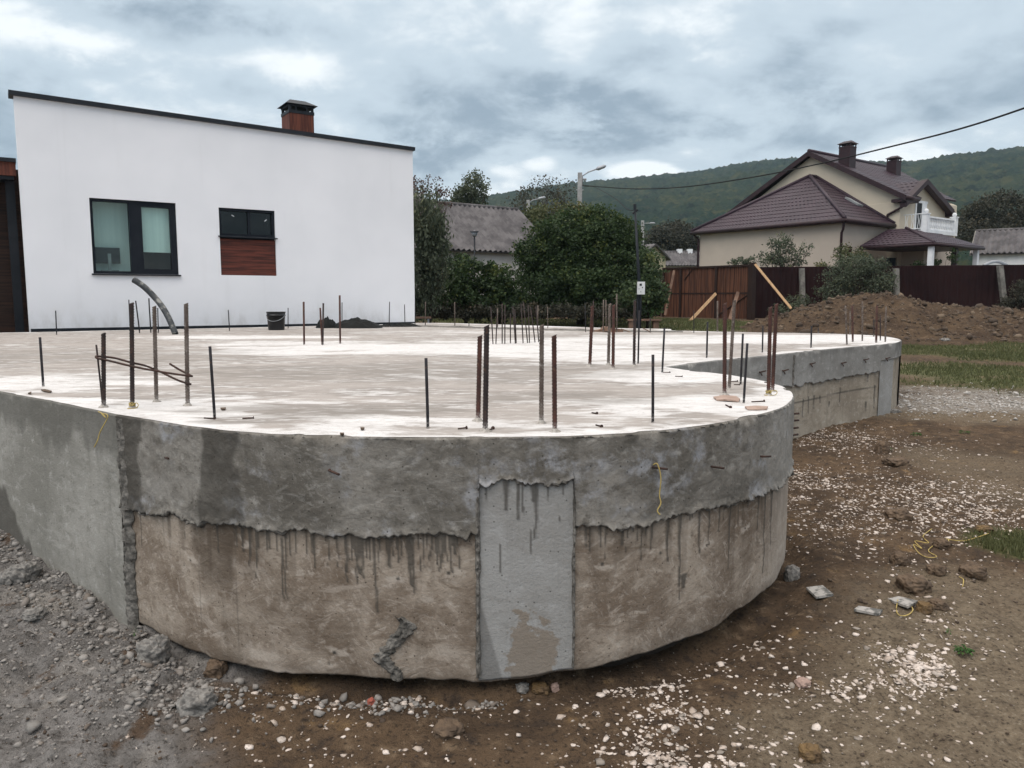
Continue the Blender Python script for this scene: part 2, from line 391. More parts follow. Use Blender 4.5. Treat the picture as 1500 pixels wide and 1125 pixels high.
# ------------------------------------------------------------------ concrete materials
def osb(t, uv, sx=13, sy=75):
    vals = []
    uv = t.vm('ADD', uv, t.new('ShaderNodeVectorMath', {0: t.vm('SUBTRACT', t.noise(uv, 18, 4, .6, out=1), (.5, .5, .5)), 3: .012}, operation='SCALE').outputs[0])
    for k, a in enumerate((.25, -.5, 1.25, .75)):
        mp = t.mapping(uv, scale=(1, 1, 1), rot=(0, 0, a), loc=(k * 3.7, k * 1.9, 0)); mp = t.mapping(mp, scale=(sx, sy, 1))
        vo = t.new('ShaderNodeTexVoronoi', {'Vector': mp, 'Scale': 1.0}, voronoi_dimensions='2D')
        vr = t.new('ShaderNodeSeparateColor', {0: vo.outputs['Color']}).outputs[0]
        vals.append(t.m('ADD', t.m('MULTIPLY', vr, .45), t.m('MULTIPLY', t.ramp(t.noise(mp, .6, 5, .7, .3), .3, .7), .55)))
    sel = t.noise(uv, 7, 3, .6)
    a = t.mix(t.ramp(sel, .44, .5), vals[0], vals[1]); b = t.mix(t.ramp(t.noise(t.mapping(uv, loc=(9, 4, 0)), 9, 3, .6), .46, .52), vals[2], vals[3])
    c = t.mix(t.ramp(t.noise(t.mapping(uv, loc=(2, 14, 0)), 6, 3, .6), .46, .54), a, b)
    return t.new('ShaderNodeSeparateColor', {0: c}).outputs[0]
def concrete(name, base, dark, light, osbamt=.5, tintnoise=2.0, cold=None, coldamt=.6, ob=.25):
    m, t, p = material(name); uv = t.uv(); v = t.pos()
    o = osb(t, uv); n1 = t.noise(uv, tintnoise, 7, .62); n2 = t.noise(uv, 14, 8, .68); n3 = t.noise(uv, 85, 5, .65)
    vs = t.noise(t.mapping(uv, scale=(11, 1.1, 1)), 1, 6, .65)
    c = t.mix(t.ramp(n1, .36, .64), base, dark)
    c = t.mix(t.m('MULTIPLY', t.ramp(o, .55, 1.0), osbamt), c, light); c = t.mix(t.m('MULTIPLY', t.ramp(o, .35, .0), osbamt * .8), c, dark)
    c = t.mix(t.m('MULTIPLY', t.ramp(n2, .54, .68), .6), c, light); c = t.mix(t.m('MULTIPLY', t.ramp(n2, .46, .34), .8), c, dark)
    n4 = t.noise(t.mapping(uv, scale=(1, 2.4, 1), rot=(0, 0, .5)), 5.5, 9, .72, .8); c = t.mix(t.m('MULTIPLY', t.ramp(n4, .53, .62), .65), c, dark); c = t.mix(t.m('MULTIPLY', t.ramp(n4, .44, .37), .35), c, light)
    c = t.mix(t.m('MULTIPLY', t.ramp(vs, .54, .7), .35), c, tuple(x * .6 for x in dark))
    if cold: c = t.mix(t.m('MULTIPLY', t.m('MULTIPLY', t.ramp(t.noise(t.mapping(uv, loc=(5, 1, 0)), 3.0, 6, .6), .5, .62), t.ramp(n2, .4, .6)), coldamt), c, cold)
    c = t.mix(t.m('MULTIPLY', t.ramp(n3, .58, .72), .45), c, tuple(x * .4 for x in dark)); c = t.mix(t.m('MULTIPLY', t.ramp(n3, .42, .30), .35), c, light)
    vo = t.new('ShaderNodeTexVoronoi', {'Vector': uv, 'Scale': 30.0}, voronoi_dimensions='2D'); hole = t.m('MULTIPLY', t.ramp(vo.outputs['Distance'], .13, .07), t.ramp(t.new('ShaderNodeSeparateColor', {0: vo.outputs['Color']}).outputs[0], .90, .93))
    c = t.mix(t.m('MULTIPLY', hole, .8), c, tuple(x * .3 for x in dark))
    c = t.mix(t.m('MULTIPLY', t.attr('wet'), .8), c, tuple(x * .5 for x in dark))
    c = t.mix(t.attr('pale'), c, light)
    c = t.mix(t.attr('drip'), c, (.066, .061, .054))
    t.set(p.inputs['Base Color'], c); p.inputs['Roughness'].default_value = .9; p.inputs['Specular IOR Level'].default_value = .15
    h = t.m('ADD', t.m('MULTIPLY', n3, .35), t.m('ADD', t.m('MULTIPLY', o, ob), t.m('MULTIPLY', n2, .6)))
    t.set(p.inputs['Normal'], t.bump(h, .75, .012)); return m
M['c_band'] = concrete('band_concrete', (.225, .212, .192), (.112, .103, .090), (.34, .33, .31), .34, 1.9, cold=(.31, .318, .34), coldamt=.85, ob=.12)
M['c_low'] = concrete('lower_concrete', (.345, .296, .246), (.165, .128, .098), (.47, .42, .37), .6, 2.6, ob=.16)
M['c_panel'] = concrete('panel_concrete', (.33, .33, .325), (.26, .255, .245), (.40, .405, .41), .0, 1.2, ob=0.0)
M['c_left'] = concrete('left_concrete', (.315, .308, .285), (.205, .20, .18), (.42, .415, .395), .0, 1.3, ob=0.0)
M['c_wing'] = concrete('wing_concrete', (.30, .297, .288), (.20, .195, .185), (.41, .405, .39), .0, .9, ob=0.0)
M['c_winglow'] = concrete('wing_low_concrete', (.36, .32, .265), (.23, .195, .155), (.46, .43, .38), .0, .9, ob=0.0)
M['mortar'] = simple('rough_mortar', (.195, .185, .17), (.085, .08, .072), scale=22, bump=1, bscale=60, bdist=.012, detail=8)
M['mortar_pale'] = simple('pale_mortar', (.46, .43, .40), (.28, .26, .235), scale=60, bump=.6, bscale=120)
M['footing'] = simple('dark_footing', (.045, .035, .028), (.03, .024, .02), scale=10, bump=.6, bscale=30)

fnd = empty('foundation', (0, 5, 0)); fnd.location = (0, 0, 0)
tag(fnd, 'raised concrete foundation slab with curved lobes, rusty starter bars on top', 'foundation')

def pathinfo(P, d):
    A, s = resample(P, d); T = np.gradient(A, axis=0); T /= np.hypot(T[:, 0], T[:, 1])[:, None]
    N = np.c_[T[:, 1], -T[:, 0]]; return A, s, N
def eoff(x, y):
    a = fbm(x * 9, y * 9, 180, 4); return .010 * a - .022 * sm((fbm(x * 7, y * 7, 183, 3) - .17) * 9)
def wall_surface(name, A, s, N, ztop, zbot, mat, off, nrow, disp=None, attrs=None, roundtop=False, endlip=0, parent=fnd, s0=0):
    n = len(A); ztop = np.broadcast_to(ztop, n); zbot = np.broadcast_to(zbot, n)
    t = np.linspace(0, 1, nrow)[:, None]
    Zr = ztop[None] * (1 - t) + zbot[None] * t
    S = np.repeat(s[None], nrow, 0)
    D = np.zeros_like(Zr) + off
    eo = eoff(A[:, 0], A[:, 1]) if roundtop else 0
    if roundtop: D = D + eo[None] * np.exp(-((Zr[0][None] - Zr) / .02) ** 2)
    if disp is not None: D = D + disp(S, Zr, t)
    Xr = A[None, :, 0] + N[None, :, 0] * D; Yr = A[None, :, 1] + N[None, :, 1] * D
    rows_x = [Xr]; rows_y = [Yr]; rows_z = [Zr]; rows_s = [S]
    if roundtop:
        rows_x.insert(0, (A[:, 0] - N[:, 0] * (.008 - eo))[None]); rows_y.insert(0, (A[:, 1] - N[:, 1] * (.008 - eo))[None]); rows_z.insert(0, ztop[None] + .001); rows_s.insert(0, s[None])
        Zr[0] -= .006
    if endlip:
        rows_x.append((Xr[-1] - N[:, 0] * endlip)[None]); rows_y.append((Yr[-1] - N[:, 1] * endlip)[None]); rows_z.append(Zr[-1:] + .004); rows_s.append(s[None])
    XX = np.vstack(rows_x); YY = np.vstack(rows_y); ZZ = np.vstack(rows_z); SS = np.vstack(rows_s)
    at_ = {k: f(SS, ZZ).ravel() for k, f in (attrs or {}).items()}
    for k in ('drip', 'wet', 'pale'):
        if k not in at_: at_[k] = np.zeros(XX.size)
    return npmesh(name, np.c_[XX.ravel(), YY.ravel(), ZZ.ravel()], grid_faces(*XX.shape), mat, parent, True, at_, np.c_[SS.ravel() + s0, ZZ.ravel()])

# ---- lobe
A, s, N = pathinfo(P_lobe, .007)
PX = np.array([proj(a[0], a[1], ZT)[0] for a in A]); imax = int(np.argmax(PX))
def s_of(px): return float(np.interp(px, PX[:imax + 1], s[:imax + 1]))
def z_of(px, py):
    i = min(int(np.searchsorted(PX[:imax + 1], px)), imax); dy = A[i, 1]
    return atY(px, py, dy).z
def tab(L):  # px,py table -> function of s (z)
    return np.array([s_of(a) for a, b in L]), np.array([z_of(a, b) for a, b in L])
bs, bz = tab([(170, 745), (250, 755), (330, 768), (420, 776), (500, 783), (600, 784), (700, 784), (850, 771), (950, 766), (1000, 755), (1050, 745), (1100, 731), (1150, 712)])
ws, wz = tab([(185, 915), (240, 948), (300, 968), (400, 988), (500, 994), (600, 998), (700, 1001), (840, 985), (900, 973), (1000, 943), (1060, 918), (1100, 892), (1130, 868)])
sp0, sp1 = s_of(700), s_of(843)
e1 = fbm(s * 3, s * 0, 61, 3) * .03; e2 = fbm(s * 28, s * 0 + 3, 62, 4) * .030
e2 = e2 - .014 * np.clip(fbm(s * 9, s * 0 + 7, 64, 2) - .12, 0, 1) * 3 * (.5 + vn(s * 60, s * 0, 65)) + .012 * (vn(s * 95, s * 0, 66) - .5) + .03 * fbm(s * 11, s * 0, 67, 2) * vn(s * 2.3, s * 0, 68)
zband = np.interp(s, bs, bz) + e1 * .6 + e2
panel = (s > sp0) & (s < sp1)
zband[panel] = z_of(770, 706) + e2[panel] * 1.3
zlow = np.interp(s, ws, wz) + fbm(s * 7, s * 0, 63, 4) * .03
def band_disp(S, Zr, t):
    d = .006 * fbm(S * 9, Zr * 9, 70) + .007 * fbm(S * 30, Zr * 30, 71, 3)
    edge = np.exp(-((1 - t) / .05) ** 2)
    return d + edge * (.002 + .05 * np.abs(fbm(S * 28, Zr * 28, 72, 3))) + .006 * fbm(S * 1.5, Zr * 1.5, 73, 2)
def pxmask(S, a, b, f=.03): return sm((S - s_of(a)) / f + .5) * sm((s_of(b) - S) / f + .5)
def band_wet(S, Zz):
    e = fbm(S * 6, Zz * 6, 80) * .12
    m = pxmask(S + e, 172, 203) * .9 + pxmask(S + e * 1.3, 292, 347) * .95 * (.75 + .25 * sm((Zz - .7) / .2))
    m = m + .5 * sm(fbm(S * 3.1, Zz * 6, 81) * 5 - .3) * sm((.85 - Zz) / .2)
    m = m + .35 * sm((Zz - 1.0) / .03) * sm(fbm(S * 5, Zz * 2, 82) * 4 + .6)
    return np.clip(m, 0, 1)
def band_pale(S, Zz): return np.clip(.4 * sm(fbm(S * 2.5, Zz * 5, 83) * 6 - .8) * pxmask(S, 205, 290, .1) + .45 * sm((S - s_of(1090)) / .5), 0, .7)
wall_surface('upper_band', A, s, N, ZT - .001 + .003 * fbm(s * 12, s * 0, 74, 3), zband, M['c_band'], 0, 66, band_disp, {'wet': band_wet, 'pale': band_pale}, roundtop=True, endlip=.05)
# drips on the lower wall
dr = []
for (px, y0, y1, w) in [(1003, 760, 860, 5), (985, 765, 825, 4), (1032, 760, 812, 4), (1047, 755, 800, 3), (1078, 738, 835, 4), (946, 765, 822, 3), (961, 765, 805, 4), (917, 768, 800, 4),
                        (925, 768, 790, 3), (883, 770, 800, 4), (892, 770, 785, 3), (1062, 745, 780, 4), (1130, 720, 840, 5), (1140, 715, 800, 4), (1120, 725, 775, 5), (1010, 850, 862, 10), (1003, 840, 880, 2.5),
                        (442, 785, 813, 3), (453, 785, 835, 3), (426, 785, 810, 3), (410, 785, 880, 2.5), (405, 800, 880, 3), (515, 785, 855, 3.5), (531, 785, 820, 4), (543, 790, 900, 3.5), (567, 790, 835, 3), (580, 790, 822, 3),
                        (595, 795, 860, 6), (600, 800, 870, 4), (617, 790, 835, 2.5), (636, 785, 830, 3.5), (641, 795, 835, 3), (651, 785, 825, 3), (664, 785, 815, 5), (500, 785, 855, 3), (525, 800, 850, 3), (366, 780, 850, 2.5),
                        (193, 748, 800, 3), (355, 775, 830, 3), (345, 775, 810, 3), (385, 780, 805, 4)]:
    dr.append((s_of(px), z_of(px, y0) + .02, z_of(px, y1), w / FPX * 3.1 * .5))
r2 = random.Random(5)
for k in range(70):
    px = r2.choice([r2.uniform(190, 690), r2.uniform(350, 690), r2.uniform(860, 1150)]); y0 = np.interp(px, [190, 500, 690, 860, 1150], [745, 783, 783, 770, 715])
    dr.append((s_of(px), z_of(px, y0) + .02, z_of(px, y0 + r2.uniform(10, 60)), r2.uniform(.0018, .005)))
pdr = [(s_of(px), z_of(px, y0), z_of(px, y1), w / FPX * 3.1 * .5) for px, y0, y1, w in [(741, 705, 750, 6), (740, 705, 745, 3), (759, 705, 762, 4), (766, 705, 750, 2), (783, 705, 735, 9), (786, 720, 790, 4), (767, 745, 770, 1.5), (779, 780, 815, 1.2), (733, 800, 840, 1.5), (711, 712, 740, 2), (803, 710, 735, 2), (826, 708, 725, 4), (820, 708, 765, 1.2)]]
def dripfield(S, Zz, L, seed):
    m = np.zeros_like(S); wob = fbm(Zz * 9, S * 3, seed, 3) * .035
    for (ss, z0, z1, w) in L:
        t = np.clip((z0 - Zz) / max(z0 - z1, .01), 0, 1.0)
        ww = w * (1.5 - 1.0 * t) * (1 + .6 * np.exp(-((t - .93) / .06) ** 2))
        m = np.maximum(m, sm(1.6 - np.abs(S + wob * (z0 - z1) * 4 * t - ss) / ww) * (Zz < z0 + .01) * (Zz > z1))
    return m
SP = [(578, 850, 5), (655, 842, 5), (887, 828, 5), (975, 812, 5), (1045, 800, 4), (345, 800, 4), (265, 822, 4), (480, 958, 5), (745, 828, 3), (470, 975, 4), (1102, 775, 4), (705, 905, 3), (790, 912, 3)]
def spotf(S, Zz, k=1.0, sx=1.0):
    m = np.zeros_like(S)
    for a, b, r_ in SP:
        w = r_ / FPX * 3.1 * .5 * k; m = np.maximum(m, sm(1.7 - np.hypot((S - s_of(a)) / (w * sx), (Zz - z_of(a, b)) / w) - fbm(S * 60, Zz * 60, 98) * 1.2))
    return m
def low_drip(S, Zz):
    j = 0
    for a in (277, 333, 517, 1000): j = np.maximum(j, .35 * sm(1.5 - np.abs(S - s_of(a) - .003 * fbm(Zz * 5, Zz * 0, int(a))) / .002) * sm(fbm(S * 0 + a, Zz * 4, 99) * 6 + .8))
    return np.maximum(np.maximum(.8 * dripfield(S, Zz, dr, 90), spotf(S, Zz)), j)
def low_disp(S, Zr, t):
    return .005 * fbm(S * 4, Zr * 4, 91) + .003 * fbm(S * 30, Zr * 12, 92, 3) + .004 * dripfield(S, Zr, dr, 90) + .002 * fbm(S * 60, Zr * 60, 93, 2)
def low_wet(S, Zz):
    e = fbm(S * 7, Zz * 5, 95) * .14
    bz_ = np.interp(S, s, zband)
    sme = .75 * sm(fbm(S * 20, Zz * 1.6, 87) * 6 - .5) * sm(1 - (bz_ - Zz) / .30) + .3 * sm(fbm(S * 2.2, Zz * 3.5, 86) * 6 - .8)
    return np.clip(sme + pxmask(S + e, 276, 332, .05) * .8 * sm((Zz - .22) / .2) + .35 * pxmask(S + e, 300, 345, .1) * sm((.35 - Zz) / .2) + .5 * sm((.07 + e * .5 - (Zz - np.interp(S, ws, wz))) / .06) + .3 * sm((S - s_of(1000)) / .6) * sm(fbm(S * 8, Zz * 2, 96) * 5), 0, 1)
def low_pale(S, Zz): return np.clip(.6 * sm(spotf(S, Zz, 3.2, 2.4) * sm(fbm(S * 14, Zz * 40, 88) * 7)) + .6 * sm(fbm(S * 3, Zz * 8, 97) * 6 - 1.2) * sm((.5 - Zz) / .3) + .45 * sm((S - s_of(1110)) / .5), 0, .75)
wall_surface('lower_wall', A, s, N, np.full(len(A), .95), zlow, M['c_low'], -.016, 130, low_disp, {'drip': low_drip, 'wet': low_wet, 'pale': low_pale}, endlip=.16)
# concrete panel
k = (s > sp0 - .004) & (s < sp1 + .004)
def pan_disp(S, Zr, t): return .002 * fbm(S * 3, Zr * 3, 100) + .003 * dripfield(S, Zr, pdr, 101) + .0008 * fbm(S * 50, Zr * 50, 102, 2)
def pan_wet(S, Zz):
    tt = (Zz - z_of(770, 985)) / .5; tri = sm(((s_of(702) + (.125 - .23 * np.clip(tt, 0, 1) * .55)) - S) / .01) * sm((.62 - Zz + .0) / .02) * (S < s_of(702) + .13)
    tri = sm((s_of(738) - (Zz - .02) * .27 - S) / .012) * (Zz < .60)
    return np.clip(tri * .75, 0, 1)
def pan_brown(S, Zz): return 0 * S
wall_surface('concrete_panel', A[k], s[k], N[k], z_of(770, 700) + .03, zlow[k] + .01, M['c_panel'], -.008, 110, pan_disp, {'drip': lambda S, Zz: dripfield(S, Zz, pdr, 101) * .8, 'wet': pan_wet}, endlip=.1)
# brown stain material tweak on panel
_t = NT(M['c_panel'].node_tree); _p = [n for n in _t.n if n.type == 'BSDF_PRINCIPLED'][0]; _src = _p.inputs['Base Color'].links[0].from_socket
_uv = _t.uv(); _sx = _t.new('ShaderNodeSeparateXYZ', {0: _uv})
_scx = (sp0 + sp1) / 2 + .02
_g = _t.m('ADD', _t.m('POWER', _t.m('DIVIDE', _t.m('SUBTRACT', _sx.outputs[0], _scx), .11), 2.0), _t.m('POWER', _t.m('DIVIDE', _t.m('SUBTRACT', _sx.outputs[1], .12), .19), 2.0))
_f = _t.ramp(_t.m('ADD', _g, _t.m('MULTIPLY', _t.m('SUBTRACT', _t.noise(_uv, 14, 6, .6), .5), 4.5)), 1.05, .7)
_t.set(_p.inputs['Base Color'], _t.mix(_t.m('MULTIPLY', _f, .75), _src, (.215, .175, .135)))
# footing in the gap
Af, sf, Nf = pathinfo(P_lobe, .05)
wall_surface('footing', Af, sf, Nf, np.full(len(Af), .25), np.full(len(Af), -.35), M['footing'], -.15, 8, lambda S, Zr, t: .02 * fbm(S * 6, Zr * 6, 103))

# rough mortar seams (vertical ridges)
def seam(name, ps, z0, z1, w, prot, seed, A_=None, s_=None, N_=None, off=-.008, lean=0):
    A_ = A if A_ is None else A_; s_ = s if s_ is None else s_; N_ = N if N_ is None else N_
    nz = int((z1 - z0) / .008); nc = 11; V = []
    for i in range(nz + 1):
        z = z0 + (z1 - z0) * i / nz
        wob = float(fbm(np.array([z * 8.]), np.array([seed * 1.]), seed)[0]) * w * 1.2
        ww = w * (1 + 1.2 * float(fbm(np.array([z * 22.]), np.array([seed * 2.]), seed + 1)[0]))
        for c in range(nc):
            u = c / (nc - 1) * 2 - 1; ss = ps + wob + u * ww + lean * (z - z0)
            x = np.interp(ss, s_, A_[:, 0]); y = np.interp(ss, s_, A_[:, 1]); n0 = np.interp(ss, s_, N_[:, 0]); n1 = np.interp(ss, s_, N_[:, 1])
            d = off - .012 + (1 - u * u) ** .5 * prot * (1 + 1.6 * float(fbm(np.array([ss * 60.]), np.array([z * 45.]), seed + 2, 3)[0])) + .004
            V.append((x + n0 * d, y + n1 * d, z))
    return npmesh(name, V, grid_faces(nz + 1, nc), M['mortar'], fnd, True)
seam('mortar_seam', sp0, .03, .84, .010, .022, 110); seam('mortar_seam', sp1, .06, .84, .007, .018, 114)
seam('mortar_seam', .035, -.02, 1.03, .045, .020, 118, off=-.004)
def lip(name, A_, s_, N_, zz_, amp, seed):
    nc = 9; n_ = len(s_); V = np.zeros((n_, nc, 3)); u = np.linspace(-1, 1, nc)[None]
    ww = .010 * (1 + 2.2 * fbm(s_ * 21, s_ * 0, seed, 3))[:, None]; pr = amp * np.clip(.5 + 3.2 * fbm(s_ * 17, s_ * 0 + 4, seed + 1, 4), 0, 3)[:, None]
    dn = np.clip(1 - u * u, 0, 1) ** .5 * pr * (1 + 1.8 * fbm(np.repeat(s_[:, None], nc, 1) * 70, np.repeat(u, n_, 0) * 2, seed + 2, 3)) - .012
    V[..., 0] = A_[:, 0:1] + N_[:, 0:1] * dn; V[..., 1] = A_[:, 1:2] + N_[:, 1:2] * dn; V[..., 2] = zz_[:, None] + .004 + u * ww - .004 * pr / amp
    npmesh(name, V.reshape(-1, 3), grid_faces(n_, nc), M['mortar'], fnd, True)
lip('mortar_lip', A, s, N, zband, .014, 124)
# mortar smear low on the wall
def smear(pts, seed):
    V = []; nc = 15; nr = 60
    P = smooth_path([Vector((s_of(a), z_of(a, b), c)) for a, b, c in pts], 12); P = [P[int(i * (len(P) - 1) / nr)] for i in range(nr + 1)]
    for i, q in enumerate(P):
        for c in range(nc):
            u = c / (nc - 1) * 2 - 1; w = q[2] / FPX * 3.1 * (1 + 1.4 * float(fbm(np.array([i * .35]), np.array([1.0 * (c > nc / 2)]), seed)[0]))
            ss = q[0] + u * w; z = q[1]
            x = np.interp(ss, s, A[:, 0]); y = np.interp(ss, s, A[:, 1]); n0 = np.interp(ss, s, N[:, 0]); n1 = np.interp(ss, s, N[:, 1])
            d = -.021 + (1 - u * u) ** .5 * .019 * (1 + 2 * float(fbm(np.array([ss * 70.]), np.array([z * 55.]), seed + 2, 3)[0]))
            V.append((x + n0 * d, y + n1 * d, z))
    npmesh('mortar_smear', V, grid_faces(nr + 1, nc), M['mortar'], fnd, True)
smear([(577, 905, 7), (592, 918, 14), (580, 935, 13), (562, 955, 15), (552, 968, 16), (570, 985, 14), (576, 997, 8)], 121)

# ---- left wall
Al, sl, Nl = pathinfo(P_left, .012); kk = sl > sl[-1] - 10.6; Al, sl, Nl = Al[kk], sl[kk], Nl[kk]; sE = sl[-1]
def left_disp(S, Zr, t): return .004 * fbm(S * 5, Zr * 5, 130) + .002 * fbm(S * 40, Zr * 30, 131, 2) + sm((S - sE + .16) / .05) * .012 * np.abs(fbm(S * 25, Zr * 25, 132, 3))
def left_wet(S, Zz): return np.clip(.75 * sm((Zz - .78 + fbm(S * 9, Zz * .8, 133) * .35 + fbm(S * 2, Zz * .5, 137) * .3) / .10), 0, .8)
def left_drip(S, Zz):
    a = sm(fbm(S * 22, Zz * 5, 134) * 8 - 2.3) * sm(fbm(S * 3, Zz * 3, 135) * 5 + .1) * .8
    b = sm((.36 - (Zz + (S - sE + 1.42) * .9)) / .06 + fbm(S * 9, Zz * 4, 136) * 4) * .75 * sm((S - sE + 2.9) / .4)
    return np.clip(a + b, 0, 1)
wall_surface('left_wall', Al, sl, Nl, ZT - .001 + .004 * fbm(sl * 8, sl * 0, 138, 3), np.full(len(Al), -.2), M['c_left'], 0, 120, left_disp, {'wet': left_wet, 'drip': left_drip}, roundtop=True)

# ---- wing wall
Aw, sw, Nw = pathinfo(P_wing, .02)
PW = np.array([proj(a[0], a[1], ZT)[0] for a in Aw])
def sw_of(px): return float(np.interp(px, PW, sw))
def zw(px, py): return atY(px, py, float(np.interp(px, PW, Aw[:, 1]))).z
zb = np.interp(sw, [sw_of(a) for a, b in [(1060, 575), (1164, 567), (1292, 545), (1321, 541)]], [zw(a, b) for a, b in [(1060, 575), (1164, 567), (1292, 545), (1321, 541)]])
zb = zb + fbm(sw * 14, sw * 0, 140, 3) * .05
colr = sw > sw_of(1291); zb[colr] = zw(1300, 527)
wdr = [(sw_of(px), zw(px, y0), zw(px, y1), .012) for px, y0, y1 in [(1182, 585, 612), (1190, 583, 605), (1198, 580, 600), (1207, 580, 590), (1221, 590, 597), (1276, 545, 560), (1275, 590, 602), (1236, 570, 590), (1287, 565, 600)]]
wall_surface('wing_band', Aw, sw, Nw, ZT - .001, zb, M['c_wing'], 0, 24, lambda S, Zr, t: .006 * fbm(S * 5, Zr * 5, 141) + np.exp(-((1 - t) / .07) ** 2) * .02 * np.abs(fbm(S * 16, Zr * 20, 142)),
             {'wet': lambda S, Zz: np.clip(.45 * sm((fbm(S * 4, Zz * .6, 143)) * 5) * sm((Zz - .95) / .05) + .8 * sm((S - sw_of(1311)) / .05) * sm(fbm(S * 9, Zz * 9, 144) * 4 + .6), 0, 1)}, roundtop=True, endlip=.05)
def wing_drip(S, Zz):
    joint = sm(1.6 - np.abs(Zz - np.interp(S, [sw_of(1164), sw_of(1288)], [zw(1164, 592), zw(1288, 566)]) - .006 * fbm(S * 7, S * 0, 145)) / .007) * (S < sw_of(1290))
    blotch = sm(fbm(S * 7, Zz * 14, 146) * 9 - 2.6) * (S < sw_of(1215)) * (Zz < .62)
    top = .5 * sm((fbm(S * 12, Zz * .9, 147)) * 6) * sm((Zz - zw(1230, 577)) / .1)
    return np.clip(joint * .8 + blotch * .8 + top * .5 + .8 * dripfield(S, Zz, wdr, 148), 0, 1)
wall_surface('wing_lower_wall', Aw, sw, Nw, np.full(len(Aw), .95), np.full(len(Aw), -.05), M['c_winglow'], -.02, 60, lambda S, Zr, t: .008 * fbm(S * 3, Zr * 6, 149) + .004 * fbm(S * 20, Zr * 20, 150, 2), {'drip': wing_drip})
k = (sw > sw_of(1291)) & (sw < sw_of(1312))
wall_surface('wing_column', Aw[k], sw[k], Nw[k], zw(1300, 526), -.05, M['c_panel'], -.008, 30, lambda S, Zr, t: .003 * fbm(S * 5, Zr * 5, 151))
seam('mortar_seam', sw_of(1163), zw(1163, 567), 1.02, .014, .018, 152, Aw, sw, Nw, off=.002)
# ---- back rim
Ab, sb, Nb = pathinfo(P_back, .08)
wall_surface('back_rim', Ab, sb, Nb, ZT, np.full(len(Ab), .1), M['c_wing'], 0, 6)

